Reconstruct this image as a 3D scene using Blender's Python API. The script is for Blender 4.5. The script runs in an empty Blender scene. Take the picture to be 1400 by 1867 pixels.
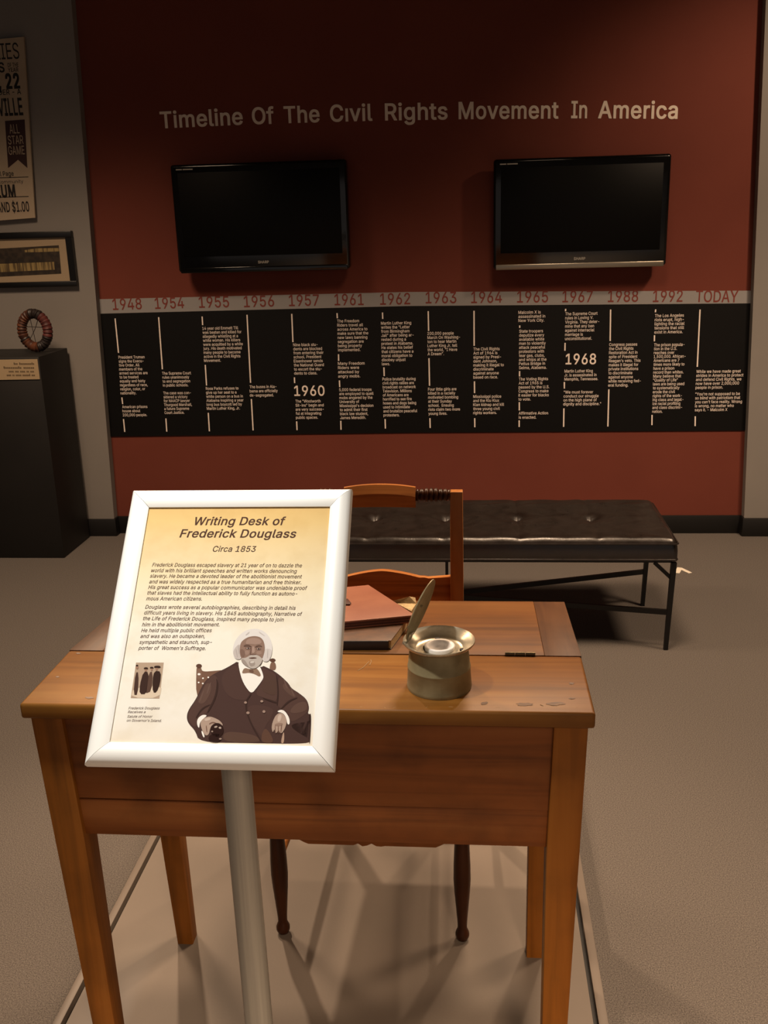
import bpy, bmesh, math, random
from mathutils import Vector, Matrix
from mathutils.geometry import delaunay_2d_cdt
random.seed(7)
scene = bpy.context.scene
COL = scene.collection
R = math.radians
PI = math.pi

# ------------------------------------------------------------------ camera
F = 1775.0                       # focal length in pixels of the 1400x1867 frame
AX_R = Vector((0.9958, 0.0867, -0.0279)).normalized()
AX_F = Vector((-0.0911, 0.9541, -0.2853)).normalized()
AX_U = AX_R.cross(AX_F).normalized()
AX_R = AX_F.cross(AX_U).normalized()
CAM = Vector((0, 0, 1.6393))
cd = bpy.data.cameras.new('camera')
cam = bpy.data.objects.new('camera', cd)
COL.objects.link(cam)
cam.matrix_world = Matrix(((AX_R.x, AX_U.x, -AX_F.x, CAM.x), (AX_R.y, AX_U.y, -AX_F.y, CAM.y),
                           (AX_R.z, AX_U.z, -AX_F.z, CAM.z), (0, 0, 0, 1)))
cd.sensor_fit = 'VERTICAL'
cd.sensor_height = 36.0
cd.lens = F * 36.0 / 1867.0
cd.clip_start = 0.02
scene.camera = cam

# ------------------------------------------------------------------ light and exposure
scene.view_settings.view_transform = 'Standard'
scene.view_settings.look = 'None'
scene.view_settings.gamma = 1.0
scene.view_settings.use_curve_mapping = False
scene.view_settings.exposure = 0.0
w = bpy.data.worlds.new('world')
scene.world = w
w.use_nodes = True
w.node_tree.nodes['Background'].inputs[0].default_value = (1.0, 0.86, 0.78, 1)
w.node_tree.nodes['Background'].inputs[1].default_value = 0.2


def spot(name, loc, aim, power, angle, blend=0.6, radius=0.05, color=(1.0, 0.70, 0.46)):
    l = bpy.data.lights.new(name, 'SPOT')
    l.energy = power
    l.spot_size = R(angle)
    l.spot_blend = blend
    l.shadow_soft_size = radius
    l.color = color
    o = bpy.data.objects.new(name, l)
    COL.objects.link(o)
    o.location = loc
    o.rotation_euler = (Vector(aim) - Vector(loc)).to_track_quat('-Z', 'Y').to_euler()
    return o


def area(name, loc, aim, power, sx, sy, color=(1.0, 0.78, 0.52)):
    l = bpy.data.lights.new(name, 'AREA')
    l.energy = power
    l.shape = 'RECTANGLE'
    l.size = sx
    l.size_y = sy
    l.color = color
    o = bpy.data.objects.new(name, l)
    COL.objects.link(o)
    o.location = loc
    o.rotation_euler = (Vector(aim) - Vector(loc)).to_track_quat('-Z', 'Y').to_euler()
    return o


spot('track_spot_rear_left', (-1.45, 3.95, 2.95), (-0.5, 1.65, 0.5), 270, 56, 0.8, 0.05)
spot('track_spot_rear_right', (0.85, 3.95, 2.95), (-0.2, 1.75, 0.4), 100, 62, 0.7, 0.05)
spot('track_spot_sign', (-0.72, 1.05, 2.95), (-0.41, 1.17, 1.1), 235, 31, 0.9, 0.05, (1.0, 0.95, 0.87))
spot('track_spot_wall', (1.9, 3.6, 2.95), (1.35, 5.08, 1.6), 106, 75, 1.0, 0.08)
for x, y, p in ((-2.0, 3.4, 240), (0.3, 3.0, 222), (1.9, 3.1, 249), (0.75, -1.5, 1424)):
    spot('downlight', (x, y, 2.95 if y > 0 else 2.5), (x, y, 0), p, 128, 0.8, 0.28)

# ------------------------------------------------------------------ layout: photo pixel -> point on a plane of the room


def ray(px, py):
    return AX_R * (px - 700.0) - AX_U * (py - 933.5) + AX_F * F


def on_y(px, py, y):
    d = ray(px, py)
    return CAM + d * ((y - CAM.y) / d.y)


def on_z(px, py, z):
    d = ray(px, py)
    return CAM + d * ((z - CAM.z) / d.z)


def on_plane(px, py, p, n):
    d = ray(px, py)
    return CAM + d * ((p - CAM).dot(n) / d.dot(n))


# ------------------------------------------------------------------ materials
def lin(c):
    def f(v):
        v /= 255.0
        return v / 12.92 if v <= 0.04045 else ((v + 0.055) / 1.055) ** 2.4
    return (f(c[0]), f(c[1]), f(c[2]), 1.0)


MATS = {}
# paints, woods and fabrics of this room are deep; paper, vinyl print and metal are not
PALE = {'cream_vinyl', 'panel_white', 'white_paper', 'silver_frame', 'brown_print', 'silver_trim', 'logo_grey',
        'bright_tin', 'white_porcelain', 'old_pages', 'gloss_black', 'dark_screen', 'strip_grey', 'year_red'}
DEEP = 0.56


def tint(name, c):
    v = lin(c)
    k = 1.0 if name in PALE or name.startswith('print_') else DEEP
    return (v[0] * k, v[1] * k, v[2] * k, 1.0)



def mat(name, c, rough=0.6, metal=0.0, c2=None, scale=8.0, stretch=(1, 1, 1), contrast=(0.35, 0.65), bump=0.0,
        bump_scale=None, coat=0.0, spec=0.5, detail=4.0, rough2=None):
    if name in MATS:
        return MATS[name]
    m = bpy.data.materials.new(name)
    m.use_nodes = True
    nt = m.node_tree
    b = nt.nodes['Principled BSDF']
    b.inputs['Base Color'].default_value = tint(name, c)
    b.inputs['Roughness'].default_value = rough
    b.inputs['Metallic'].default_value = metal
    b.inputs['Specular IOR Level'].default_value = spec
    b.inputs['Coat Weight'].default_value = coat
    b.inputs['Coat Roughness'].default_value = 0.15
    tc = nt.nodes.new('ShaderNodeTexCoord')
    mp = nt.nodes.new('ShaderNodeMapping')
    mp.inputs['Scale'].default_value = stretch
    nt.links.new(tc.outputs['Object'], mp.inputs['Vector'])
    n = nt.nodes.new('ShaderNodeTexNoise')
    n.inputs['Scale'].default_value = scale
    n.inputs['Detail'].default_value = detail
    nt.links.new(mp.outputs[0], n.inputs['Vector'])
    if c2 is not None:
        r = nt.nodes.new('ShaderNodeValToRGB')
        r.color_ramp.elements[0].position = contrast[0]
        r.color_ramp.elements[1].position = contrast[1]
        r.color_ramp.elements[0].color = tint(name, c)
        r.color_ramp.elements[1].color = tint(name, c2)
        nt.links.new(n.outputs['Fac'], r.inputs[0])
        nt.links.new(r.outputs[0], b.inputs['Base Color'])
    if rough2 is not None:
        mr = nt.nodes.new('ShaderNodeMapRange')
        mr.inputs['From Min'].default_value = 0.3
        mr.inputs['From Max'].default_value = 0.7
        mr.inputs['To Min'].default_value = rough
        mr.inputs['To Max'].default_value = rough2
        nt.links.new(n.outputs['Fac'], mr.inputs['Value'])
        nt.links.new(mr.outputs[0], b.inputs['Roughness'])
    if bump:
        n2 = nt.nodes.new('ShaderNodeTexNoise')
        n2.inputs['Scale'].default_value = bump_scale or scale
        n2.inputs['Detail'].default_value = 3
        nt.links.new(mp.outputs[0], n2.inputs['Vector'])
        bp = nt.nodes.new('ShaderNodeBump')
        bp.inputs['Strength'].default_value = bump
        bp.inputs['Distance'].default_value = 0.002
        nt.links.new(n2.outputs['Fac'], bp.inputs['Height'])
        nt.links.new(bp.outputs[0], b.inputs['Normal'])
    MATS[name] = m
    return m


def wood(name, dark, mid, light, rough=0.42, along='x', stain=0.5):
    """Old varnished pine: grain streaks along one axis, darker blotches and small dents."""
    if name in MATS:
        return MATS[name]
    m = bpy.data.materials.new(name)
    m.use_nodes = True
    nt = m.node_tree
    L = nt.links.new
    b = nt.nodes['Principled BSDF']
    tc = nt.nodes.new('ShaderNodeTexCoord')
    mp = nt.nodes.new('ShaderNodeMapping')
    s = {'x': (2.0, 42.0, 42.0), 'y': (42.0, 2.0, 42.0), 'z': (42.0, 42.0, 2.0)}[along]
    mp.inputs['Scale'].default_value = s
    L(tc.outputs['Object'], mp.inputs['Vector'])
    n1 = nt.nodes.new('ShaderNodeTexNoise')
    n1.inputs['Scale'].default_value = 1.0
    n1.inputs['Detail'].default_value = 6
    n1.inputs['Distortion'].default_value = 0.6
    L(mp.outputs[0], n1.inputs['Vector'])
    r = nt.nodes.new('ShaderNodeValToRGB')
    e = r.color_ramp.elements
    e[0].position = 0.3
    e[0].color = tint(name, dark)
    e[1].position = 0.75
    e[1].color = tint(name, light)
    k = e.new(0.5)
    k.color = tint(name, mid)
    L(n1.outputs['Fac'], r.inputs[0])
    n2 = nt.nodes.new('ShaderNodeTexNoise')
    n2.inputs['Scale'].default_value = 9.0
    n2.inputs['Detail'].default_value = 5
    L(tc.outputs['Object'], n2.inputs['Vector'])
    r2 = nt.nodes.new('ShaderNodeValToRGB')
    r2.color_ramp.elements[0].position = 0.30
    r2.color_ramp.elements[0].color = (1 - stain, 1 - stain, 1 - stain, 1)
    r2.color_ramp.elements[1].position = 0.55
    r2.color_ramp.elements[1].color = (1, 1, 1, 1)
    L(n2.outputs['Fac'], r2.inputs[0])
    mx = nt.nodes.new('ShaderNodeMixRGB')
    mx.blend_type = 'MULTIPLY'
    mx.inputs[0].default_value = 1.0
    L(r.outputs[0], mx.inputs[1])
    L(r2.outputs[0], mx.inputs[2])
    L(mx.outputs[0], b.inputs['Base Color'])
    b.inputs['Roughness'].default_value = rough
    b.inputs['Specular IOR Level'].default_value = 0.22
    bp = nt.nodes.new('ShaderNodeBump')
    bp.inputs['Strength'].default_value = 0.18
    bp.inputs['Distance'].default_value = 0.001
    L(n1.outputs['Fac'], bp.inputs['Height'])
    L(bp.outputs[0], b.inputs['Normal'])
    MATS[name] = m
    return m


# ------------------------------------------------------------------ mesh builder
class MB:
    def __init__(self):
        self.bm = bmesh.new()

    def face(self, pts):
        try:
            return self.bm.faces.new([self.bm.verts.new(p) for p in pts])
        except ValueError:
            return None

    def hexa(self, p, bev=0.0, seg=2):
        """eight corners: bottom ring then top ring (counter-clockwise seen from above)"""
        v = [self.bm.verts.new(q) for q in p]
        fs = [self.bm.faces.new([v[i] for i in f]) for f in
              ((3, 2, 1, 0), (4, 5, 6, 7), (0, 1, 5, 4), (1, 2, 6, 5), (2, 3, 7, 6), (3, 0, 4, 7))]
        if bev > 0:
            es = list({e for f in fs for e in f.edges})
            bmesh.ops.bevel(self.bm, geom=es, offset=bev, segments=seg, profile=0.5, affect='EDGES', clamp_overlap=True)
        return self

    def box(self, x0, x1, y0, y1, z0, z1, bev=0.0, seg=2):
        return self.hexa([(x0, y0, z0), (x1, y0, z0), (x1, y1, z0), (x0, y1, z0),
                          (x0, y0, z1), (x1, y0, z1), (x1, y1, z1), (x0, y1, z1)], bev, seg)

    def bar(self, a, b, wd, ht, bev=0.0):
        a, b = Vector(a), Vector(b)
        d = (b - a).normalized()
        up = Vector((0, 0, 1)) if abs(d.z) < 0.95 else Vector((0, 1, 0))
        s = d.cross(up).normalized()
        u = s.cross(d).normalized()
        s, u = s * wd / 2, u * ht / 2
        return self.hexa([a - s - u, a + s - u, b + s - u, b - s - u, a - s + u, a + s + u, b + s + u, b - s + u], bev)

    def prism(self, poly, ext, bev=0.0):
        """poly: 3D points of one cap, ext: extrusion vector"""
        ext = Vector(ext)
        a = [self.bm.verts.new(p) for p in poly]
        b = [self.bm.verts.new(Vector(p) + ext) for p in poly]
        n = len(poly)
        fs = [self.bm.faces.new(a[::-1]), self.bm.faces.new(b)]
        for i in range(n):
            fs.append(self.bm.faces.new([a[i], a[(i + 1) % n], b[(i + 1) % n], b[i]]))
        if bev > 0:
            es = [e for f in fs[:2] for e in f.edges]
            bmesh.ops.bevel(self.bm, geom=list(set(es)), offset=bev, segments=2, profile=0.5, affect='EDGES', clamp_overlap=True)
        return self

    def lathe(self, prof, c, axis='z', seg=28, cap=True, sx=1.0, sy=1.0, frame=None):
        """prof: (radius, height) pairs along the axis from point c"""
        c = Vector(c)
        if frame:
            U, V, W = frame
        elif axis == 'z':
            U, V, W = Vector((1, 0, 0)), Vector((0, 1, 0)), Vector((0, 0, 1))
        elif axis == 'x':
            U, V, W = Vector((0, 1, 0)), Vector((0, 0, 1)), Vector((1, 0, 0))
        else:
            U, V, W = Vector((0, 0, 1)), Vector((1, 0, 0)), Vector((0, 1, 0))
        rings = []
        for r, h in prof:
            rings.append([self.bm.verts.new(c + U * (r * sx * math.cos(2 * PI * i / seg)) + V * (r * sy * math.sin(2 * PI * i / seg)) + W * h)
                          for i in range(seg)])
        for a, b in zip(rings, rings[1:]):
            for i in range(seg):
                j = (i + 1) % seg
                self.bm.faces.new([a[i], a[j], b[j], b[i]])
        if cap:
            self.bm.faces.new(rings[0][::-1])
            self.bm.faces.new(rings[-1])
        return self

    def tube(self, path, r, seg=8, closed=False, rfun=None):
        P = [Vector(p) for p in path]
        n = len(P)
        rings = []
        pu = None
        for i in range(n):
            if closed:
                t = (P[(i + 1) % n] - P[i - 1]).normalized()
            else:
                t = (P[min(i + 1, n - 1)] - P[max(i - 1, 0)]).normalized()
            if pu is None:
                ref = Vector((0, 0, 1)) if abs(t.z) < 0.9 else Vector((1, 0, 0))
                u = (ref - t * ref.dot(t)).normalized()
            else:
                u = (pu - t * pu.dot(t)).normalized()
            pu = u
            v = t.cross(u)
            rr = rfun(i) if rfun else r
            rings.append([self.bm.verts.new(P[i] + u * rr * math.cos(2 * PI * k / seg) + v * rr * math.sin(2 * PI * k / seg)) for k in range(seg)])
        m = n if closed else n - 1
        for i in range(m):
            a, b = rings[i], rings[(i + 1) % n]
            for k in range(seg):
                j = (k + 1) % seg
                self.bm.faces.new([a[k], a[j], b[j], b[k]])
        if not closed:
            self.bm.faces.new(rings[0][::-1])
            self.bm.faces.new(rings[-1])
        return self

    def build(self, name, m, parent=None, angle=35.0, smooth=True):
        bmesh.ops.recalc_face_normals(self.bm, faces=self.bm.faces[:])
        me = bpy.data.meshes.new(name)
        off = Vector((0, 0, 0))
        p = parent
        while p is not None:
            off += p.location
            p = p.parent
        for v in self.bm.verts:
            v.co -= off
        self.bm.to_mesh(me)
        self.bm.free()
        if smooth:
            for p in me.polygons:
                p.use_smooth = True
            me.set_sharp_from_angle(angle=R(angle))
        me.materials.append(m)
        o = bpy.data.objects.new(name, me)
        COL.objects.link(o)
        if parent is not None:
            o.parent = parent
        return o


def thing(name, label, cat, loc, group=None):
    o = bpy.data.objects.new(name, None)
    o.empty_display_size = 0.1
    COL.objects.link(o)
    o.location = loc
    return tag(o, label, cat, group)


def tag(o, label, cat, group=None):
    o['label'] = label
    o['category'] = cat
    if group:
        o['group'] = group
    return o


def struct(name, mb, m):
    o = mb.build(name, m)
    o['kind'] = 'structure'
    return o


# ------------------------------------------------------------------ lettering
# outlines of a plain grotesque alphabet: character, advance | closed contours (254 units = capital height)
GLYPHS = r'''
A240|8,0 101,254 138,254 231,0 198,0 144,151 132,186 116,239 123,239 106,185 95,151 43,0|55,71 55,99 185,99 185,71
B228|30,0 30,254 121,254 137,253 152,250 164,245 175,239 184,230 190,221 195,210 198,199 199,187 197,168 193,160 178,143 157,133 166,130 174,127 182,123 189,117 196,110 201,102 205,92 208,81 209,68 208,56 205,44 200,33 193,24 184,16 172,9 158,4 142,1 123,0|62,29 122,29 140,30 154,34 165,40 172,48 176,58 178,68 177,77 175,85 171,92 166,99 160,104 153,109 144,113 135,115 62,115|62,143 119,143 144,148 151,152 157,157 162,163 165,170 167,178 168,186 167,197 163,206 156,214 147,221 135,225 120,226 62,226
C255|134,-3 113,-2 93,4 75,12 59,25 46,40 35,58 27,78 22,101 20,127 22,153 27,176 35,197 46,215 59,230 75,242 93,251 113,256 134,258 170,252 181,248 201,236 210,228 217,219 224,209 234,187 236,174 204,174 195,197 179,214 158,224 134,228 119,227 105,223 92,216 80,207 71,196 62,182 57,166 53,148 52,127 53,107 57,88 63,72 71,59 80,47 92,38 105,32 119,28 134,26 158,30 179,40 195,57 204,80 236,80 234,68 229,56 224,45 210,27 201,19 192,12 170,2 159,-1 146,-3
D251|109,0 48,0 48,29 107,29 127,30 144,34 159,40 171,49 182,61 189,75 195,90 198,108 200,128 198,147 195,165 190,180 182,194 172,205 160,214 145,221 129,225 110,226 47,226 47,254 113,254 136,253 157,248 176,239 192,228 206,213 217,196 225,175 229,153 231,128 229,102 224,80 217,59 206,42 192,27 175,15 156,7 134,2|62,254 62,0 30,0 30,254
E209|30,0 30,254 186,254 186,226 62,226 62,143 178,143 178,114 62,114 62,29 188,29 188,0
F205|30,0 30,254 185,254 185,226 62,226 62,139 173,139 173,111 62,111 62,0
G260|134,-3 113,-2 93,4 75,13 59,25 45,40 35,58 27,78 22,102 20,127 22,153 27,176 35,197 45,215 59,230 74,242 92,251 112,256 132,258 146,257 158,255 170,252 192,242 202,235 210,227 218,218 225,208 230,198 234,186 237,174 204,174 194,197 178,213 158,224 133,228 118,227 104,223 92,216 80,207 70,196 62,182 57,166 53,148 52,127 53,107 57,88 63,72 71,59 81,47 92,38 105,32 119,28 134,26 148,27 161,31 172,36 183,43 191,51 198,62 203,74 206,87 207,101 217,100 141,100 141,128 239,128 239,100 237,80 233,62 225,45 215,31 203,19 188,9 172,2 154,-2
H258|30,0 30,254 62,254 62,144 196,144 196,254 228,254 228,0 196,0 196,116 62,116 62,0
I150|16,0 16,29 59,29 59,226 16,226 16,254 135,254 135,226 91,226 91,29 135,29 135,0
J198|93,-3 71,-1 53,5 38,16 26,31 19,50 17,73 17,86 49,86 49,73 50,58 54,47 61,37 70,30 80,26 93,25 105,26 115,30 124,37 131,47 135,58 136,73 136,254 168,254 168,73 166,50 159,31 147,16 132,5 113,-1
K233|52,73 52,108 70,131 87,152 106,172 182,254 224,254 116,138|30,0 30,254 62,254 62,0|186,0 94,130 114,155 224,0
L197|30,0 30,254 62,254 62,29 181,29 181,0
M314|30,0 30,254 76,254 139,94 150,61 156,42 161,24 154,24 165,61 176,94 238,254 284,254 284,0 252,0 252,163 253,184 253,229 249,205 241,181 234,161 228,145 171,0 143,0 85,145 80,160 72,181 65,204 56,229 60,208 60,186 61,164 61,0
N262|30,0 30,254 68,254 172,91 181,75 194,53 207,27 202,27 200,54 200,79 199,97 199,254 232,254 232,0 193,0 101,145 89,165 74,191 54,226 60,227 61,192 62,164 62,0
O267|133,-3 112,-2 93,4 75,12 59,25 46,40 35,58 27,78 22,101 20,127 22,153 27,176 35,197 46,215 59,230 75,242 93,251 112,256 133,258 155,256 174,251 192,242 208,230 221,215 232,197 240,176 245,153 247,127 245,101 240,78 232,58 221,40 208,25 192,12 174,4 155,-2|133,26 148,28 162,32 175,38 186,47 196,58 204,72 210,88 214,106 215,127 214,148 210,166 204,182 196,196 186,207 175,216 162,223 148,227 133,228 119,227 105,223 92,216 81,207 71,196 63,182 57,166 53,148 52,127 53,106 57,88 63,72 71,58 81,47 92,38 105,32 119,28
P222|30,0 30,254 118,254 136,253 152,250 166,244 178,236 187,226 195,215 200,202 203,189 204,174 203,159 200,145 195,133 187,121 178,112 166,104 152,98 136,94 118,93 55,93 55,121 116,121 129,122 139,124 149,128 156,133 162,139 167,147 170,155 172,164 172,184 170,193 167,201 162,208 156,214 148,219 139,223 129,225 116,226 62,226 62,0
Q267|123,80 156,80 185,42 192,32 234,-24 200,-24 173,13 166,23|133,-3 112,-2 93,4 75,12 59,25 46,40 35,58 27,78 22,101 20,127 22,153 27,176 35,197 46,215 59,230 75,242 93,251 112,256 133,258 155,256 174,251 192,242 208,230 221,215 232,197 240,176 245,153 247,127 245,101 240,78 232,58 221,40 208,25 192,12 174,4 155,-2|133,26 148,28 162,32 175,38 186,47 196,58 204,72 210,88 214,106 215,127 214,148 210,166 204,182 196,196 186,207 175,216 162,223 148,227 133,228 119,227 105,223 92,216 81,207 71,196 63,182 57,166 53,148 52,127 53,106 57,88 63,72 71,58 81,47 92,38 105,32 119,28
R225|30,0 30,254 118,254 136,253 153,250 167,244 178,237 188,227 195,217 200,204 204,191 205,176 204,161 200,148 195,136 188,125 178,116 166,109 152,103 136,100 118,99 48,99 48,128 129,128 140,130 149,133 156,138 162,143 167,150 170,158 172,167 173,176 172,186 170,194 167,202 162,209 156,215 149,220 140,223 129,225 116,226 62,226 62,0|177,0 115,115 151,115 214,0
S223|112,-4 94,-3 78,0 64,5 51,11 41,20 32,30 25,42 21,54 19,68 52,68 54,59 57,51 62,44 68,38 75,33 83,29 112,25 123,25 133,27 143,30 151,34 159,40 165,46 169,53 172,61 173,70 172,77 170,84 166,89 148,102 122,111 72,126 56,135 43,145 34,156 28,170 26,186 27,200 31,213 37,224 46,234 57,242 69,249 83,254 97,257 114,258 130,257 145,254 158,249 170,242 180,234 189,224 195,213 199,202 200,189 169,189 166,201 160,211 151,219 140,225 127,228 112,229 102,229 92,227 84,224 76,220 70,215 64,209 61,203 58,195 58,180 61,173 65,167 85,154 106,147 132,140 156,132 179,119 197,99 201,90 203,80 204,69 203,56 199,43 193,32 185,21 174,13 162,5 147,0 130,-3
T224|16,226 16,254 208,254 208,226 128,226 128,0 96,0 96,226
U259|129,-4 110,-3 93,1 77,8 63,17 52,27 42,40 36,54 31,70 30,87 30,254 62,254 62,89 63,77 66,66 70,57 77,48 84,40 94,34 104,29 116,27 129,26 143,27 155,29 165,34 175,40 182,48 188,57 193,66 195,77 196,89 196,254 229,254 229,87 227,70 223,54 216,40 207,27 195,17 182,8 166,1 149,-3
V240|102,0 8,254 42,254 96,103 108,69 124,15 117,15 133,69 145,103 197,254 231,254 139,0
W343|78,0 8,254 41,254 82,98 88,73 93,47 98,20 100,47 106,73 112,98 153,254 190,254 231,98 237,73 243,47 249,20 244,20 249,47 255,73 261,98 302,254 335,254 265,0 228,0 184,161 176,196 168,237 175,237 167,197 159,161 115,0
X237|9,0 109,142 109,118 15,254 52,254 102,181 112,164 122,146 116,146 126,164 136,181 149,200 187,254 223,254 129,119 129,143 228,0 191,0 146,65 134,83 125,98 115,116 122,116 113,98 91,65 46,0
Y236|102,0 102,104 8,254 46,254 96,172 111,146 125,115 112,115 126,146 140,172 191,254 228,254 134,104 134,0
Z219|21,0 21,23 137,193 153,215 170,238 174,227 143,226 20,226 20,254 198,254 198,231 84,64 67,40 49,17 45,27 107,29 200,29 200,0
a195|80,-4 68,-4 57,-1 47,2 38,8 30,14 24,22 19,32 16,42 15,54 16,64 18,73 26,87 32,92 39,97 63,105 89,110 117,113 133,117 137,123 138,127 133,148 120,161 98,165 75,161 59,150 50,137 20,146 26,156 32,165 39,173 48,179 57,184 66,188 97,192 119,190 143,180 150,175 156,168 161,160 165,150 168,139 168,0 138,0 138,26 126,12 108,1|85,23 96,23 106,26 114,29 121,34 127,40 132,47 135,54 137,61 138,69 138,95 130,91 116,88 100,86 88,84 67,79 52,70 48,65 46,52 51,36 65,26
b212|115,-4 104,-3 94,-1 86,2 69,16 59,29 56,0 26,0 26,254 57,254 57,160 69,173 86,186 94,190 103,192 115,192 130,191 144,187 156,180 168,171 177,160 185,146 191,131 194,113 195,94 194,75 191,58 185,42 177,29 168,17 157,8 144,1 130,-3|110,23 121,24 131,28 140,33 147,40 153,48 158,58 161,70 163,82 164,95 163,108 161,120 158,131 153,140 147,149 140,156 131,161 121,164 110,165 99,164 89,161 81,156 73,149 67,141 62,131 59,120 57,108 56,95 57,81 59,69 63,58 67,48 73,39 81,32 89,27 99,24
c198|104,-4 87,-3 72,1 58,8 46,17 36,29 28,43 22,58 18,75 17,94 18,113 22,130 28,146 36,159 46,171 58,180 72,187 87,191 104,192 130,189 153,178 170,161 181,138 151,131 145,145 135,155 121,162 104,165 92,164 81,161 73,155 65,148 59,139 54,129 51,118 49,106 48,94 49,81 51,70 54,59 59,49 65,40 73,33 81,28 92,24 104,23 121,26 135,33 146,44 152,59 181,51 171,28 153,11 130,0
d212|98,-4 82,-3 68,1 56,8 44,17 35,29 27,42 22,58 18,75 17,94 18,113 22,131 27,146 35,160 45,171 56,180 69,187 83,191 98,192 109,192 118,190 126,186 144,173 153,160 155,254 186,254 186,0 156,0 156,29 143,16 126,2 118,-1 109,-3|102,23 113,24 123,27 132,32 139,39 145,48 150,58 153,69 155,81 156,95 155,108 153,120 150,131 145,141 139,149 132,156 123,161 113,164 102,165 91,164 81,161 72,156 65,149 59,140 54,131 51,120 49,108 48,95 49,82 51,70 54,58 59,48 65,40 73,33 81,28 91,24
e202|106,-4 88,-3 73,1 58,8 46,17 36,29 28,42 22,58 18,75 17,93 18,112 22,129 28,145 36,159 46,170 58,180 71,187 86,191 103,192 133,187 142,183 151,177 160,170 167,162 173,152 179,141 182,128 185,113 186,97 186,85 37,85 37,110 169,110 155,101 154,113 152,124 149,134 144,143 138,151 131,157 123,161 113,164 103,165 92,164 82,161 73,157 66,151 59,143 54,135 51,125 49,116 48,105 48,89 49,75 51,64 55,53 61,44 67,37 76,31 85,26 95,24 106,23 127,26 143,36 153,53 182,45 179,36 174,27 168,20 160,13 151,7 141,2 130,-1 119,-3
f127|114,190 114,164 3,164 3,190|40,0 40,216 41,226 44,235 48,243 53,250 60,255 68,259 94,265 111,263 121,260 114,234 107,236 97,237 89,236 82,234 77,230 74,225 72,218 71,209 71,0
g213|103,-75 90,-75 78,-73 67,-70 41,-55 25,-35 51,-20 61,-33 77,-44 103,-49 118,-47 130,-44 141,-38 149,-29 154,-17 156,-3 156,34 143,21 126,8 118,5 109,3 97,2 83,4 69,7 56,13 45,22 35,32 28,45 22,60 18,77 17,96 18,114 22,131 27,147 35,160 45,171 56,180 69,187 83,191 98,192 109,192 119,190 127,186 144,173 154,159 157,190 186,190 186,-4 185,-20 181,-33 175,-45 167,-54 157,-62 145,-68 132,-72 118,-74|113,30 123,33 132,38 139,44 145,51 150,61 153,71 156,83 156,109 153,121 150,132 145,141 139,150 132,156 123,161 114,164 102,165 91,164 81,161 73,156 65,149 59,141 54,131 51,120 49,109 48,96 49,84 51,72 54,61 59,52 65,44 73,38 81,33 91,30
h205|57,113 57,0 26,0 26,254 57,254 57,144 51,144 58,159 66,172 76,181 87,187 100,191 114,192 126,191 137,189 148,184 157,178 164,170 170,160 175,149 178,135 179,120 179,0 148,0 148,118 147,131 143,143 136,152 128,159 117,163 105,165 96,164 88,162 80,159 74,154 68,148 63,141 60,133 58,124
i83|26,0 26,190 57,190 57,0|42,221 36,222 31,224 27,227 23,231 21,236 21,247 23,252 27,256 31,259 36,261 42,262 47,261 52,259 57,256 60,252 62,247 63,242 62,236 60,231 57,227 52,224 47,222
j83|26,190 57,190 57,-15 56,-26 54,-36 51,-45 46,-53 40,-59 32,-65 24,-68 13,-71 -5,-71 -5,-43 9,-43 15,-40 20,-36 24,-30 26,-23|42,221 36,222 31,224 27,227 23,231 21,236 20,242 21,247 23,252 27,256 31,259 36,261 42,262 47,261 52,259 57,256 60,252 62,247 63,242 62,236 60,231 57,227 52,224 47,222
k190|55,68 55,106 60,106 142,190 180,190 92,100|26,0 26,254 57,254 57,0|147,0 74,93 96,114 186,0
l95|70,-1 56,0 45,4 37,10 31,19 27,29 26,42 26,254 57,254 57,49 60,31 63,28 73,26 80,26 85,27 90,1
m305|26,0 26,190 56,190 56,148 57,157 61,166 66,173 86,188 110,193 123,192 134,187 144,180 151,171 157,160 160,147 159,156 163,164 169,172 190,187 218,193 229,192 239,190 249,186 257,180 264,173 270,164 275,154 278,141 278,0 248,0 248,127 247,139 243,149 236,156 228,161 219,164 209,165 201,165 194,163 187,160 173,145 168,124 168,0 137,0 137,130 136,140 132,148 126,156 119,161 110,164 100,165 79,160 73,156 67,151 63,145 60,137 58,129 57,119 57,0
n205|57,113 57,0 26,0 26,190 56,190 56,144 51,144 58,159 66,172 76,181 87,187 100,191 114,192 126,191 137,189 147,184 156,178 164,170 170,160 175,149 178,135 179,120 179,0 148,0 148,118 147,131 143,143 136,152 128,159 117,163 105,165 96,164 88,162 80,159 74,154 68,148 63,141 60,133 58,124
o208|104,-4 87,-3 72,1 58,8 46,17 36,29 28,43 22,58 18,75 17,94 18,113 22,130 28,146 36,159 46,171 58,180 72,187 87,191 104,192 120,191 136,187 149,180 161,171 171,159 180,146 186,130 189,113 191,94 189,75 186,58 180,43 171,29 161,17 149,8 136,1 120,-3|104,23 116,24 126,28 135,33 143,40 149,49 154,59 157,70 159,81 160,94 159,106 157,118 154,129 149,139 143,148 135,155 126,161 116,164 104,165 92,164 81,161 73,155 65,148 59,139 54,129 51,118 49,106 48,94 49,81 51,70 54,59 59,49 65,40 73,33 81,28 92,24
p212|26,-71 26,190 56,190 56,160 69,173 86,186 94,190 103,192 115,192 130,191 144,187 156,180 168,171 177,160 185,146 191,131 194,113 195,94 194,75 191,58 185,42 177,29 168,17 157,8 144,1 130,-3 115,-4 104,-3 94,-1 86,2 69,16 59,29 57,-71|110,23 121,24 131,28 140,33 147,40 153,48 158,58 161,70 163,82 164,95 163,108 161,120 158,131 153,140 147,149 140,156 131,161 121,164 110,165 99,164 89,161 81,156 73,149 67,141 62,131 59,120 57,108 56,95 57,81 59,69 63,58 67,48 73,39 81,32 89,27 99,24
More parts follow.
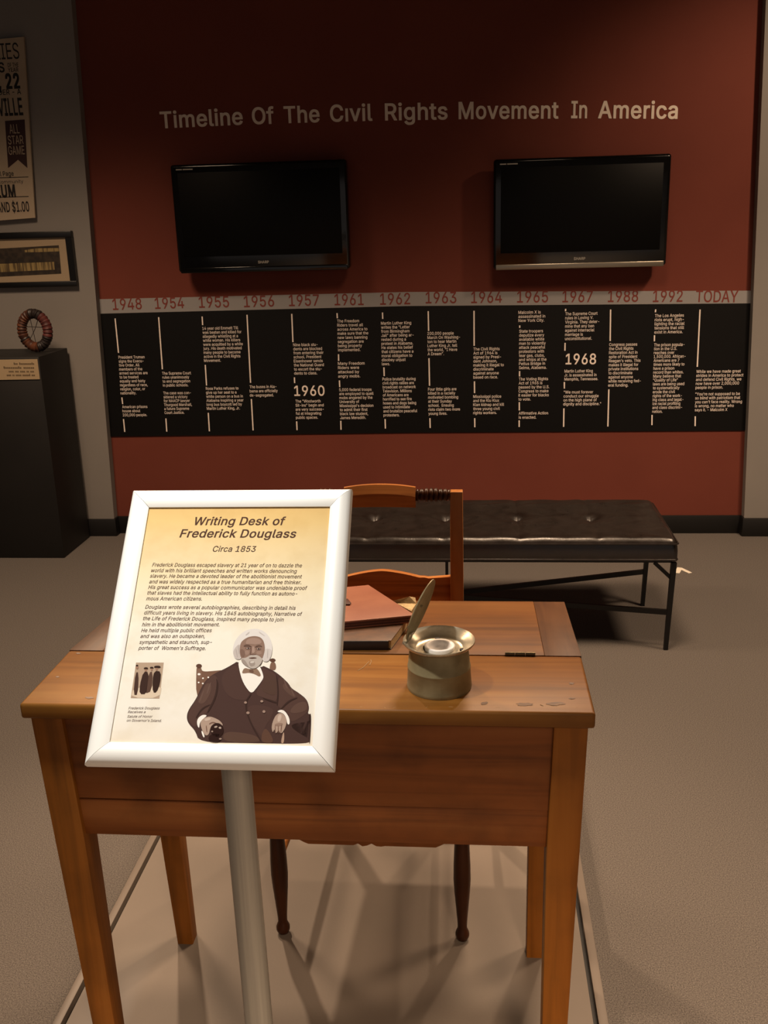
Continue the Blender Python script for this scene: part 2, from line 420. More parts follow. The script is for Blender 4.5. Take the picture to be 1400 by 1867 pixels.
q212|186,-71 155,-71 155,29 143,16 126,2 118,-1 109,-3 98,-4 82,-3 68,1 56,8 44,17 35,29 27,42 22,58 18,75 17,94 18,113 22,131 27,146 35,160 45,171 56,180 69,187 83,191 98,192 109,192 118,190 126,186 144,173 153,160 156,190 186,190|102,23 113,24 123,27 132,32 139,39 145,48 150,58 153,69 155,81 156,95 155,108 153,120 150,131 145,141 139,149 132,156 123,161 113,164 102,165 91,164 81,161 72,156 65,149 59,140 54,131 51,120 49,108 48,95 49,82 51,70 54,58 59,48 65,40 73,33 81,28 91,24
r130|26,0 26,190 56,190 56,160 62,169 68,177 76,184 85,188 96,191 107,192 122,192 122,161 115,162 103,163 95,162 87,160 80,157 73,153 67,148 63,142 60,135 58,127 57,118 57,0
s183|91,-4 67,-2 56,2 46,6 38,12 31,19 25,27 21,37 18,47 47,53 50,44 55,36 62,30 70,26 80,24 91,23 103,24 113,26 122,31 129,37 133,44 134,51 133,58 131,63 127,68 122,72 115,75 106,78 75,85 59,90 46,96 36,104 29,113 25,124 23,137 24,147 27,157 33,166 39,173 48,180 58,185 69,189 81,191 94,192 106,192 117,190 127,186 136,182 143,176 149,170 162,145 134,139 131,146 127,152 121,158 114,163 105,165 94,166 83,165 74,163 65,158 59,153 56,146 54,139 55,132 58,126 62,122 86,111 115,105 131,100 143,93 153,86 160,76 164,66 166,53 165,43 161,33 156,24 149,16 140,9 130,3 118,-1 105,-3
t114|102,190 102,164 3,164 3,190|32,236 63,236 63,49 65,35 68,31 72,27 85,25 101,27 107,1 96,-1 84,-2 69,-1 56,4 46,11 38,20 34,32 32,46
u205|91,-3 79,-2 68,1 57,5 48,12 41,20 35,29 30,41 27,54 26,69 26,190 57,190 57,72 58,58 62,47 68,37 77,31 88,26 100,25 109,26 117,28 125,31 137,41 142,48 145,57 147,66 148,76 148,190 179,190 179,0 149,0 149,46 154,46 147,30 139,18 129,8 117,2 105,-1
v195|81,0 9,190 42,190 83,78 93,43 103,10 92,10 101,43 112,78 152,190 186,190 113,0
w284|69,0 11,190 44,190 67,107 77,68 88,21 82,21 93,67 103,107 126,190 158,190 181,107 191,68 201,21 196,21 206,68 217,107 240,190 272,190 215,0 184,0 159,86 152,112 145,140 138,169 145,169 138,140 131,112 124,86 99,0
x189|10,0 86,109 86,86 14,190 50,190 74,153 90,127 104,103 88,103 101,127 117,153 141,190 176,190 104,84 104,107 179,0 143,0 115,43 100,68 86,91 102,91 89,68 74,43 46,0
y195|24,-69 31,-43 36,-44 52,-44 65,-37 75,-18 81,-1 9,190 42,190 83,78 93,43 103,10 92,10 101,43 112,78 153,190 186,190 102,-29 88,-54 70,-68 46,-73 32,-72
z190|21,0 21,23 127,160 24,161 24,190 166,190 166,165 63,30 169,28 169,0
0227|113,-3 95,-2 79,3 65,12 53,24 42,39 34,57 29,77 25,101 24,127 25,153 29,177 35,197 43,215 53,230 65,242 79,251 95,256 113,258 131,256 147,251 161,242 174,230 184,215 192,197 198,177 201,153 203,127 201,101 198,77 192,57 184,39 174,24 162,12 147,3 131,-2|113,25 125,26 136,30 145,37 153,46 160,58 165,72 169,88 171,107 172,127 171,148 169,166 165,182 160,197 153,208 145,218 136,224 125,228 113,230 101,228 91,224 82,218 73,208 67,197 62,182 58,166 55,148 55,107 58,88 62,72 67,58 73,46 82,37 91,30 101,26
1227|38,0 38,27 195,27 195,0|138,254 138,0 106,0 106,224 43,179 43,213 99,254
2227|32,0 32,24 117,114 141,141 155,163 160,186 159,194 157,202 154,209 149,215 143,220 137,224 112,230 102,229 94,227 86,224 79,219 69,207 66,199 64,190 64,181 33,181 34,196 37,209 43,221 51,232 60,241 72,248 84,253 98,257 112,258 127,257 141,254 153,248 164,241 173,233 181,223 186,211 189,199 191,186 185,159 168,129 133,90 76,30 195,28 195,0
3227|109,-3 94,-2 80,0 66,5 54,11 44,19 35,29 28,40 24,52 22,66 55,66 56,58 59,50 63,44 69,38 75,33 83,30 109,25 138,30 152,40 157,46 161,54 164,63 165,72 164,81 162,90 158,98 153,105 146,112 137,117 127,121 115,123 101,124 78,124 78,150 144,224 35,226 35,254 186,254 186,230 106,139 106,144 124,145 140,143 154,138 167,131 177,122 185,111 192,99 195,86 196,72 195,58 191,45 185,33 177,22 166,13 154,6 141,1 125,-2
4227|20,53 20,79 123,254 155,254 54,83 207,81 207,53|141,0 141,159 171,159 171,0
5227|111,-3 96,-2 82,1 70,6 59,12 49,20 41,30 35,41 32,53 30,65 61,65 62,58 65,51 69,44 87,30 111,25 120,26 130,28 138,32 146,38 152,44 157,52 161,61 163,71 164,81 163,92 161,101 157,111 151,119 145,125 137,131 129,135 119,138 109,138 84,134 64,123 34,126 48,254 183,254 183,226 75,226 67,151 89,162 115,167 126,166 137,164 147,160 156,156 165,150 172,143 179,134 185,125 189,116 193,105 195,94 195,82 194,66 191,51 184,38 176,26 166,16 154,8 141,1 126,-2
6227|113,-3 98,-2 84,1 71,7 60,15 50,25 42,37 36,51 33,65 32,81 33,93 35,106 40,119 69,170 126,254 161,254 75,131 83,144 98,153 117,157 132,156 146,153 158,147 169,140 178,131 185,120 190,107 193,94 194,79 193,63 190,49 184,36 176,25 166,15 155,7 142,1 128,-2|113,24 123,25 131,27 139,31 146,37 152,43 157,51 161,59 163,69 164,79 163,89 161,98 157,107 152,114 146,121 139,126 131,130 123,132 113,133 104,132 95,130 87,126 80,121 74,114 69,107 65,99 63,89 62,79 63,69 65,59 69,51 74,43 80,37 87,31 95,27 104,25
7227|48,0 162,224 31,226 31,254 195,254 195,224 82,0
8227|113,-3 97,-2 82,1 68,6 56,13 45,21 37,31 31,42 27,54 26,68 27,78 29,88 33,98 37,106 43,114 51,121 58,126 67,130 76,132 65,138 55,145 46,154 40,165 36,177 35,190 36,203 40,214 45,225 53,234 62,242 73,249 85,254 99,257 113,258 128,257 141,254 153,249 164,242 173,234 181,225 186,214 190,203 191,190 190,177 186,165 180,154 171,145 162,138 150,133 159,130 168,126 176,121 183,114 189,106 194,98 200,78 200,68 199,54 195,42 189,31 181,21 171,13 158,6 145,1 130,-2|124,25 134,27 142,30 150,34 156,40 161,46 165,53 168,61 168,78 165,87 161,94 156,101 149,107 133,115 123,117 113,118 103,117 93,115 77,107 70,101 65,94 61,87 58,78 58,61 61,53 64,46 76,34 84,30 92,27 102,25|113,145 137,150 144,154 149,159 154,165 157,172 159,180 160,188 159,196 157,203 154,210 149,216 144,221 138,225 113,230 89,225 82,221 77,216 72,210 69,203 67,196 66,188 67,180 69,172 72,165 77,159 82,154 89,150
9227|113,258 128,257 142,253 155,247 166,239 176,229 184,217 190,204 193,189 194,173 194,161 191,148 186,135 158,84 100,0 65,0 151,124 144,111 128,101 109,97 94,98 81,102 69,107 58,114 49,124 41,134 36,147 33,161 32,176 33,191 36,205 42,218 50,230 60,239 71,247 84,253 98,257|113,230 104,229 95,227 87,223 80,218 74,211 69,204 63,186 63,166 66,156 69,148 74,140 80,134 87,129 95,125 104,122 123,122 131,125 139,129 146,134 152,140 157,147 161,156 163,165 164,175 163,185 161,195 157,204 152,211 146,218 139,223 131,227 123,229
.94|48,-2 42,-1 36,1 31,4 28,9 26,15 25,20 26,27 28,32 31,37 36,40 42,43 54,43 64,37 68,32 70,27 71,20 70,15 68,9 64,4 59,1 54,-1
,94|19,-60 34,36 68,36 42,-60
-227|168,122 168,94 57,94 57,122
'103|39,159 35,254 68,254 64,159
"161|39,159 35,254 68,254 64,159|96,159 93,254 125,254 122,159
$223|101,-37 101,292 122,292 122,-37|112,-4 94,-3 78,0 64,5 51,11 41,20 32,30 25,42 21,54 19,68 52,68 54,59 57,51 62,44 68,38 75,33 83,29 112,25 123,25 133,27 143,30 151,34 159,40 165,46 169,53 172,61 173,70 172,77 170,84 166,89 148,102 122,111 72,126 56,135 43,145 34,156 28,170 26,186 27,200 31,213 37,224 46,234 57,242 69,249 83,254 97,257 114,258 130,257 145,254 158,249 170,242 180,234 189,224 195,213 199,202 200,189 169,189 166,201 160,211 151,219 140,225 127,228 112,229 102,229 92,227 84,224 76,220 70,215 64,209 61,203 58,195 58,180 61,173 65,167 85,154 106,147 132,140 156,132 179,119 197,99 201,90 203,80 204,69 203,56 199,43 193,32 185,21 174,13 162,5 147,0 130,-3
:94|48,-2 42,-1 36,1 31,4 28,9 26,15 25,20 26,27 28,32 31,37 36,40 42,43 54,43 64,37 68,32 70,27 71,20 70,15 68,9 64,4 59,1 54,-1|48,135 42,136 36,138 31,142 28,147 26,152 25,158 26,164 28,170 31,174 36,178 42,180 48,181 54,180 59,178 64,174 68,170 70,164 71,158 70,152 68,147 64,142 59,138 54,136
ı83|26,0 26,190 57,190 57,0
 94|
'''
_alpha = {}
for _l in GLYPHS.strip('\n').split('\n'):
    _p = _l[1:].split('|')
    _alpha[_l[0]] = (int(_p[0]), [[tuple(map(float, q.split(','))) for q in c.split()] for c in _p[1:] if c])
_glyphs = {}
GU = 0.727 / 254.0


def _area(c):
    return sum(c[i][0] * c[(i + 1) % len(c)][1] - c[(i + 1) % len(c)][0] * c[i][1] for i in range(len(c))) / 2


_OUT = 1 if _area(_alpha['H'][1][0]) > 0 else -1


def _fat(c, d):
    """push a contour outwards from the ink by d"""
    n = len(c)
    out = []
    for i in range(n):
        a, b_, e_ = Vector(c[i - 1]), Vector(c[i]), Vector(c[(i + 1) % n])
        u, v = (b_ - a).normalized(), (e_ - b_).normalized()
        n1, n2 = Vector((u.y, -u.x)) * _OUT, Vector((v.y, -v.x)) * _OUT
        m_ = n1 + n2
        if m_.length < 0.2:
            m_ = n1
        m_ = m_.normalized()
        k = min(1.8, 1.0 / max(0.3, m_.dot(n1)))
        q_ = b_ + m_ * d * k
        out.append((q_.x, q_.y))
    return out


def _wind(p, c):
    k = 0
    for i in range(len(c)):
        (x0, y0), (x1, y1) = c[i - 1], c[i]
        if (y0 <= p[1]) != (y1 <= p[1]):
            xx = (x1 - x0) * (p[1] - y0) / (y1 - y0) + x0
            if xx > p[0]:
                k += 1 if y1 > y0 else -1
    return k


_chars = {}


def _char(chh, bold):
    """triangles of one letter, thickened by bold"""
    key = (chh, bold)
    if key not in _chars:
        cs = _alpha[chh][1]
        thick = min(bold, 0.014)
        d = (bold - thick) / GU
        shifts = [(0, 0)] if d <= 0 else [(-d, -d * 0.6), (d, -d * 0.6), (-d, d * 0.6), (d, d * 0.6)]
        fat = [_fat(c, thick / GU) for c in cs]
        loops = [[(x + dx_, y + dy_) for x, y in c] for dx_, dy_ in shifts for c in fat]
        pts, edges = [], []
        for c in loops:
            n0 = len(pts)
            pts += [Vector(q) for q in c]
            edges += [(n0 + i, n0 + (i + 1) % len(c)) for i in range(len(c))]
        tv, tf = [], []
        if pts:
            r_ = delaunay_2d_cdt(pts, edges, [], 0, 1e-4)
            sets = [loops[i * len(fat):(i + 1) * len(fat)] for i in range(len(shifts))]
            tv = r_[0]
            for f in r_[2]:
                m_ = sum((tv[i] for i in f), Vector((0, 0))) / len(f)
                if any(sum(_wind(m_, c) for c in st_) * _OUT > 0 for st_ in sets):
                    tf.append(tuple(f))
        _chars[key] = (tv, tf)
    return _chars[key]


def glyph(s, bold=0.0, shear=0.0, spacing=1.0):
    key = (s, bold, shear, spacing)
    if key not in _glyphs:
        vs, fs = [], []
        pen = 0.0
        for chh in s:
            tv, tf = _char(chh, bold)
            used = {}
            for f in tf:
                for i in f:
                    if i not in used:
                        used[i] = len(vs)
                        v = tv[i]
                        vs.append(Vector(((pen + v.x) * GU + shear * v.y * GU, v.y * GU, 0)))
                fs.append(tuple(used[i] for i in f))
            pen += (_alpha[chh][0] + bold / GU * 1.2) * spacing
        xs = [v.x for v in vs] or [0]
        _glyphs[key] = (vs, fs, min(xs), max(xs))
    return _glyphs[key]


CAP = 0.727


def put_text(mb, s, o, right, up, em, width=None, xs=1.0, bold=0.0, shear=0.0, spacing=1.0):
    """write s with its left end at o; em = letter size in metres; width squeezes the line to that length"""
    vs, fs, x0, x1 = glyph(s, bold, shear, spacing)
    if not fs:
        return
    k = em * xs
    if width:
        k = width / (x1 - x0)
    nv = [mb.bm.verts.new(o + right * ((v.x - x0) * k) + up * (v.y * em)) for v in vs]
    for f in fs:
        try:
            mb.bm.faces.new([nv[i] for i in f])
        except ValueError:
            pass


def natural(s, bold=0.0, shear=0.0, spacing=1.0):
    vs, fs, x0, x1 = glyph(s, bold, shear, spacing)
    return x1 - x0


X, Y, Z = Vector((1, 0, 0)), Vector((0, 1, 0)), Vector((0, 0, 1))

# ================================================================== the room
Y_RED = 5.083
Y_GREY = 5.03
m_carpet = mat('carpet', (96, 91, 88), 0.95, c2=(162, 154, 147), scale=330, contrast=(0.3, 0.72), bump=0.5, bump_scale=420, spec=0.1, detail=6)
m_red = mat('red_paint', (144, 73, 58), 0.8, c2=(150, 77, 61), scale=3, bump=0.05, bump_scale=300, spec=0.25)
m_grey = mat('grey_paint', (172, 167, 162), 0.8, c2=(178, 172, 166), scale=3, bump=0.05, bump_scale=300, spec=0.2)
m_black = mat('black_rubber', (20, 18, 17), 0.55)
m_ceiling = mat('ceiling_paint', (90, 84, 76), 0.9)

b = MB(); b.box(-4.2, 3.6, -1.8, 5.3, -0.08, 0); struct('floor', b, m_carpet)
b = MB(); b.box(-2.6, 2.2, Y_RED, 5.3, 0, 3.1); struct('wall_back', b, m_red)
TL_, BL_ = on_y(131.6, 22, Y_GREY).x, on_y(208, 944, Y_GREY).x
sl = (BL_ - TL_) / (on_y(208, 944, Y_GREY).z - on_y(131.6, 22, Y_GREY).z)
xe = lambda z: TL_ + sl * (z - on_y(131.6, 22, Y_GREY).z)
b = MB(); b.hexa([(-4.2, Y_GREY, 0), (xe(0), Y_GREY, 0), (xe(0), Y_RED, 0), (-4.2, Y_RED, 0),
                  (-4.2, Y_GREY, 3.1), (xe(3.1), Y_GREY, 3.1), (xe(3.1), Y_RED, 3.1), (-4.2, Y_RED, 3.1)])
struct('wall_left', b, m_grey)
TR_, BR_ = on_y(1385.3, 260, Y_GREY), on_y(1357, 930, Y_GREY)
sr = (TR_.x - BR_.x) / (TR_.z - BR_.z)
xr = lambda z: BR_.x + sr * (z - BR_.z)
b = MB(); b.hexa([(xr(0), Y_GREY, 0), (3.6, Y_GREY, 0), (3.6, Y_RED, 0), (xr(0), Y_RED, 0),
                  (xr(3.1), Y_GREY, 3.1), (3.6, Y_GREY, 3.1), (3.6, Y_RED, 3.1), (xr(3.1), Y_RED, 3.1)])
struct('wall_right', b, m_grey)
b = MB(); b.box(-4.3, -4.2, -1.8, 5.3, 0, 3.1); struct('wall_west', b, m_grey)
b = MB(); b.box(3.6, 3.7, -1.8, 5.3, 0, 3.1); struct('wall_east', b, m_grey)
b = MB(); b.box(-4.2, 3.6, -1.8, 5.3, 3.1, 3.2); struct('ceiling', b, m_ceiling)
b = MB(); b.box(xe(0), xr(0), Y_RED - 0.012, Y_RED, 0, 0.1, 0.004); struct('baseboard_back', b, m_black)
b = MB(); b.box(-4.2, xe(0) + 0.012, Y_GREY - 0.012, Y_GREY, 0, 0.1, 0.004); b.box(xe(0), xe(0) + 0.012, Y_GREY, Y_RED - 0.012, 0, 0.1)
struct('baseboard_left', b, m_black)
b = MB(); b.box(xr(0) - 0.012, 3.6, Y_GREY - 0.012, Y_GREY, 0, 0.1, 0.004); b.box(xr(0) - 0.012, xr(0), Y_GREY, Y_RED - 0.012, 0, 0.1)
struct('baseboard_right', b, m_black)

# ================================================================== title lettering on the red wall
m_cream = mat('cream_vinyl', (236, 222, 206), 0.6)
TITLE = [('Timeline', 293, 443, 233.5, 226.5), ('Of', 460, 500, 226, 225), ('The', 518, 583, 224, 222), ('C\u0131vil', 602, 679, 221.5, 219.5),
         ('Rights', 702, 816, 219, 217), ('Movement', 836, 1018, 216.5, 215.5), ('In', 1041, 1070, 215, 215), ('America', 1090, 1235, 215, 216)]
tw = thing('wall_lettering', 'cream title lettering in one line high on the red wall above both televisions', 'lettering', on_y(765, 215, Y_RED))
for s, x0, x1, y0, y1 in TITLE:
    b = MB()
    p, q = on_y(x0, y0, Y_RED - 0.003), on_y(x1, y1, Y_RED - 0.003)
    put_text(b, s, p, (q - p).normalized(), Z, 25.5 / F * 5.15 / CAP, width=(q - p).length, bold=0.024)
    r = bmesh.ops.extrude_face_region(b.bm, geom=b.bm.faces[:])
    bmesh.ops.translate(b.bm, vec=(0, 0.0025, 0), verts=[v for v in r['geom'] if isinstance(v, bmesh.types.BMVert)])
    b.build('word', m_cream, tw, smooth=False)

# ================================================================== timeline panel
m_pblack = mat('panel_black', (9, 8, 8), 0.5, spec=0.3)
m_strip = mat('strip_grey', (146, 144, 144), 0.6)
m_year = mat('year_red', (120, 48, 38), 0.6)
m_pwhite = mat('panel_white', (242, 230, 220), 0.6)
YP = Y_RED - 0.006
tp = thing('timeline_panel', 'long black timeline panel with grey year band across the red wall below the televisions', 'panel',
           (-0.29, YP, 0.557))
q = [on_y(197, 796, YP), on_y(740, 789, YP), on_y(1361, 785, YP)]
t = [on_y(178, 572, YP), on_y(740, 558, YP), on_y(1374, 553, YP)]
u = [on_y(175.5, 545.8, YP), on_y(740, 532.5, YP), on_y(1375, 530, YP)]
b = MB(); b.prism([q[0], q[1], q[2], t[2], t[1], t[0]], (0, 0.0055, 0)); b.build('panel_board', m_pblack, tp, smooth=False)
b = MB(); b.prism([t[0], t[1], t[2], u[2], u[1], u[0]], (0, 0.0055, 0)); b.build('year_band', m_strip, tp, smooth=False)
YT = YP - 0.0008
PXM = 1 / F * 5.2          # metres per photo pixel on this wall (about)
for s, x0, x1, y0, y1 in [('1948', 206, 259, 565, 563.5), ('1954', 283, 336, 563, 561.5), ('1955', 363, 418, 561, 560), ('1956', 445, 500, 560, 558.5),
                          ('1957', 527, 582, 558, 557), ('1961', 610, 663, 556.5, 556), ('1962', 693, 748, 555.5, 554.5), ('1963', 776, 832, 553, 552.5),
                          ('1964', 859, 915, 552.5, 551.5), ('1965', 942.5, 999, 551.5, 551), ('1967', 1025, 1080, 551, 550.5), ('1988', 1108, 1163, 550.5, 550),
                          ('1992', 1190, 1244, 550.5, 550), ('TODAY', 1268, 1345, 550.5, 551)]:
    p, q2 = on_y(x0, y0, YT), on_y(x1, y1, YT)
    b = MB()
    put_text(b, s, p, (q2 - p).normalized(), Z, 19 * PXM / CAP, width=(q2 - p).length, bold=0.012)
    b.build('year_numeral', m_year, tp, smooth=False)

z1 = lambda x, y: (160 + x / 4.375, 520 + y / 4.375)
z2 = lambda x, y: (440 + x / 4.1176, 520 + y / 4.1176)
z3 = lambda x, y: (740 + x / 4.1176, 520 + y / 4.1176)
z4 = lambda x, y: (1010 + x / 3.784, 520 + y / 3.784)
BARS = [(z1, [(218, 265, 245, 540), (272, 895, 278, 948), (285, 1068, 295, 1170), (565, 255, 595, 670), (623, 1063, 630, 1168), (912, 250, 916, 318),
              (937, 635, 947, 800), (961, 1018, 970, 1165)]),
        (z2, [(42, 222, 69, 733), (75, 855, 88, 1090), (378, 215, 387, 427), (398, 692, 400, 735), (415, 1022, 418, 1088), (718, 210, 720, 248),
              (729, 518, 730, 568), (736, 715, 738, 765), (746, 1018, 748, 1085), (1059, 205, 1061, 253), (1070, 617, 1072, 682), (1079, 1005, 1081, 1076)]),
        (z3, [(167, 195, 170, 343), (173, 548, 177, 755), (180, 998, 182, 1072), (511, 192, 512, 455), (514, 722, 515, 810), (516, 998, 517, 1066),
              (854, 302, 854, 320), (853, 645, 853, 685), (851, 878, 851, 940), (850, 1015, 850, 1064)]),
        (z4, [(80, 163, 79, 180), (76, 398, 75, 452), (71, 668, 71, 713), (68, 850, 66, 977), (390, 168, 387, 385), (378, 718, 371, 975),
              (701, 167, 699, 187), (693, 345, 692, 387), (676, 895, 675, 965), (1007, 168, 988, 563), (974, 905, 973, 972)])]
b = MB()
for zf, L in BARS:
    for x0, y0, x1, y1 in L:
        p, q2 = on_y(*zf(x0, y0), YT), on_y(*zf(x1, y1), YT)
        h = X * 1.15 * PXM
        b = MB()
        b.face([p - h, q2 - h, q2 + h, p + h])
        b.build('divider_line', m_pwhite, tp, smooth=False)
BLOCKS = [
    (z1, 246, 577, 262, 862, 232, ["President Truman", "signs the Execu-", "tive Order. All", "members of the", "armed services are", "to be treated", "equally and fairly", "regardless of race,", "religion, color, or", "nationality."]),
    (z1, 275, 972, 280, 1037, 210, ["American prisons", "house about", "200,000 people."]),
    (z1, 594, 705, 600, 800, 235, ["The Supreme Court", "rules unanimously", "to end segregation", "in public schools."]),
    (z1, 603, 862, 613, 1018, 230, ["The case was con-", "sidered a victory", "for NAACP lawyer", "Thurgood Marshall,", "a future Supreme", "Court Justice."]),
    (z1, 914, 347, 928, 603, 318, ["14 year old Emmett Till", "was beaten and killed for", "allegedly whistling at a", "white woman. His killers", "were acquitted by a white", "jury. His death motivated", "many people to become", "active in the Civil Rights", "Movement."]),
    (z1, 942, 826, 950, 985, 303, ["Rosa Parks refuses to", "give up her seat to a", "white person on a bus in", "Alabama inspiring a year", "long bus boycott led by", "Martin Luther King, Jr."]),
    (z2, 62, 765, 64, 828, 213, ["The buses in Ala-", "bama are officially", "de-segregated."]),
    (z2, 389, 450, 397, 663, 224, ["Nine black stu-", "dents are blocked", "from entering their", "school. President", "Eisenhower sends", "the National Guard", "to escort the stu-", "dents to class."]),
    (z2, 406, 873, 410, 995, 213, ["The \"Woolworth", "Sit-ins\" begin and", "are very success-", "ful at integrating", "public spaces."]),
    (z2, 719, 272, 726, 488, 226, ["The Freedom", "Riders travel all", "across America to", "make sure that the", "new laws banning", "segregation are", "being properly", "implemented."]),
    (z2, 725, 590, 727, 685, 198, ["Many Freedom", "Riders were", "attacked by", "angry mobs."]),
    (z2, 734, 787, 742, 997, 256, ["5,000 federal troops", "are employed to quell", "mobs angered by the", "University of", "Mississippi's decision", "to admit their first", "black law student,", "James Meredith."]),
    (z2, 1048, 288, 1055, 593, 236, ["Martin Luther King", "writes the \"Letter", "from Birmingham", "Jail\" after being ar-", "rested during a", "protest in Alabama.", "He states his belief", "that citizens have a", "moral obligation to", "disobey unjust", "laws."]),
    (z2, 1059, 707, 1067, 977, 252, ["Police brutality during", "civil rights rallies are", "broadcast on network", "Television. Millions", "of Americans are", "horrified to see fire", "hoses and dogs being", "used to intimidate", "and brutalize peaceful", "protesters."]),
    (z3, 161, 365, 163, 518, 236, ["200,000 people", "March On Washing-", "ton to hear Martin", "Luther King Jr. tell", "the world, \"I Have", "A Dream\"."]),
    (z3, 166, 783, 169, 965, 234, ["Four little girls are", "killed in a racially", "motivated bombing", "at their Sunday", "school.  Ensuing", "riots claim two more", "young lives."]),
    (z3, 506, 482, 506, 693, 220, ["The Civil Rights", "Act of 1964 is", "signed by Presi-", "dent Johnson,", "making it illegal to", "discriminate", "against anyone", "based on race."]),
    (z3, 505, 838, 505, 960, 226, ["Mississippi police", "and the Klu Klux", "Klan kidnap and kill", "three young civil", "rights workers."]),
    (z3, 844, 207, 844, 268, 190, ["Malcolm X is", "assassinated in", "New York City."]),
    (z3, 850, 348, 848, 622, 199, ["State troopers", "deputize every", "available white", "man to violently", "attack peaceful", "protestors with", "tear gas, clubs,", "and whips at the", "Pettus Bridge in", "Selma, Alabama."]),
    (z3, 847, 707, 844, 858, 222, ["The Voting Rights", "Act of 1965 is", "passed by the U.S.", "Congress to make", "it easier for blacks", "to vote."]),
    (z3, 846, 963, 846, 994, 214, ["Affirmative Action", "is enacted."]),
    (z4, 77, 200, 75, 371, 220, ["The Supreme Court", "rules in Loving V.", "Virginia. They deter-", "mine that any ban", "against interracial", "marriage is", "unconstitutional."]),
    (z4, 72, 595, 71, 650, 221, ["Martin Luther King", "Jr. is assassinated in", "Memphis, Tennessee."]),
    (z4, 67, 740, 63, 822, 250, ["\"We must forever", "conduct our struggle", "on the high plane of", "dignity and discipline.\""]),
    (z4, 380, 412, 373, 692, 212, ["Congress passes", "the Civil Rights", "Restoration Act in", "spite of President", "Reagan's veto. This", "makes it illegal for", "private institutions", "to discriminate", "against anyone", "while receiving fed-", "eral funding."]),
    (z4, 695, 213, 691, 326, 190, ["The Los Angeles", "riots erupt, high-", "lighting the racial", "tensions that still", "exist in America."]),
    (z4, 689, 414, 677, 873, 205, ["The prison popula-", "tion in the U.S.", "reaches over", "1,500,000. African-", "Americans are 7", "times more likely to", "have a prison", "record than whites.", "Many believe that", "\"Quality of Life\"", "laws are being used", "to systematically", "erode the civil", "rights of the work-", "ing class and legal-", "ize racial profiling", "and class discrimi-", "nation."]),
    (z4, 981, 598, 976, 708, 302, ["While we have made great", "strides in America to protect", "and defend Civil Rights, we", "now have over 2,000,000", "people in prison."]),
    (z4, 974, 753, 970, 862, 303, ["\"You're not supposed to be", "so blind with patriotism that", "you can't face reality. Wrong", "is wrong, no matter who", "says it. - Malcolm X"]),
]
for zf, xa, ya, xb, yb, wd, lines in BLOCKS:
    b = MB()
    nl = len(lines)
    wmax = max(natural(s, 0.008) for s in lines)
    wm = (Vector(zf(wd, 0)) - Vector(zf(0, 0))).x * PXM
    for i, s in enumerate(lines):
        f = i / max(1, nl - 1)
        px, py = zf(xa + (xb - xa) * f, ya + (yb - ya) * f)
        p = on_y(px, py + 2.1, YT)
        put_text(b, s, p, X, Z, 7.35 * PXM * 0.96, width=wm * natural(s, 0.008) / wmax, bold=0.008)
    b.build('event_text', m_pwhite, tp, smooth=False)
for s, a, c in (('1960', z2(398, 830), z2(626, 828)), ('1968', z4(79, 545), z4(289, 544))):
    p, q2 = on_y(*a, YT), on_y(*c, YT)
    b = MB()
    put_text(b, s, p, (q2 - p).normalized(), Z, 18 * PXM / CAP, width=(q2 - p).length, bold=0.018)
    b.build('year_numeral', m_pwhite, tp, smooth=False)

# ================================================================== televisions
m_bezel = mat('gloss_black', (7, 7, 7), 0.12, spec=0.6)
m_screen = mat('dark_screen', (5, 5, 5), 0.45, spec=0.12)
m_silver = mat('silver_trim', (150, 142, 128), 0.3, 0.8)
m_logo = mat('logo_grey', (170, 165, 155), 0.4)


def television(x0, x1, z0, z1, label, silver, tilt):
    yf = Y_RED - 0.125
    cx = (x0 + x1) / 2
    t = thing('television', label, 'television', (cx, Y_RED - 0.06, (z0 + z1) / 2), 'wall televisions')
    b = MB(); b.box(x0, x1, yf, yf + 0.07, z0, z1, 0.014, 4); b.build('casing', m_bezel, t)
    b = MB(); b.box(x0 + 0.035, x1 - 0.035, yf - 0.002, yf + 0.01, z0 + 0.075, z1 - 0.04, 0.0015); b.build('screen', m_screen, t)
    b = MB(); b.box(x0 + 0.012, x1 - 0.012, yf - 0.004, yf + 0.02, z0 - 0.004, z0 + 0.022, 0.004); b.build('bottom_trim', m_silver if silver else m_bezel, t)
    b = MB(); put_text(b, 'SHARP', Vector((cx - 0.026, yf - 0.0014, z0 + 0.036)), X, Z, 0.017, width=0.055, bold=0.02); b.build('logo', m_logo, t, smooth=False)
    b = MB()
    for k, wv in ((0, 0.03), (0.034, 0.05)):
        b.box(x0 + 0.03 + k, x0 + 0.03 + k + wv, yf - 0.0014, yf + 0.002, z1 - 0.026, z1 - 0.021)
    b.build('marking', m_logo, t)
    b = MB(); b.box(cx - 0.2, cx + 0.2, yf + 0.06, Y_RED, (z0 + z1) / 2 - 0.15, (z0 + z1) / 2 + 0.12, 0.003); b.build('wall_bracket', m_black, t)
    return t


ya = Y_RED - 0.125
a_, c_ = on_y(313, 300, ya), on_y(637, 490, ya)
television((a_.x + on_y(322, 497, ya).x) / 2, (c_.x + on_y(632, 290, ya).x) / 2, (c_.z + on_y(322, 497, ya).z) / 2, (a_.z + on_y(632, 290, ya).z) / 2,
           'wide black wall television nearer the grey wall with the poster, all dark bottom edge', False, 0)
a_, c_ = on_y(897, 287, ya), on_y(1217, 485, ya)
television((a_.x + on_y(902, 490, ya).x) / 2, (c_.x + on_y(1222, 283, ya).x) / 2, (c_.z + on_y(902, 490, ya).z) / 2, (a_.z + on_y(1222, 283, ya).z) / 2,
           'wide black wall television with silvery strip along its bottom edge', True, 0)

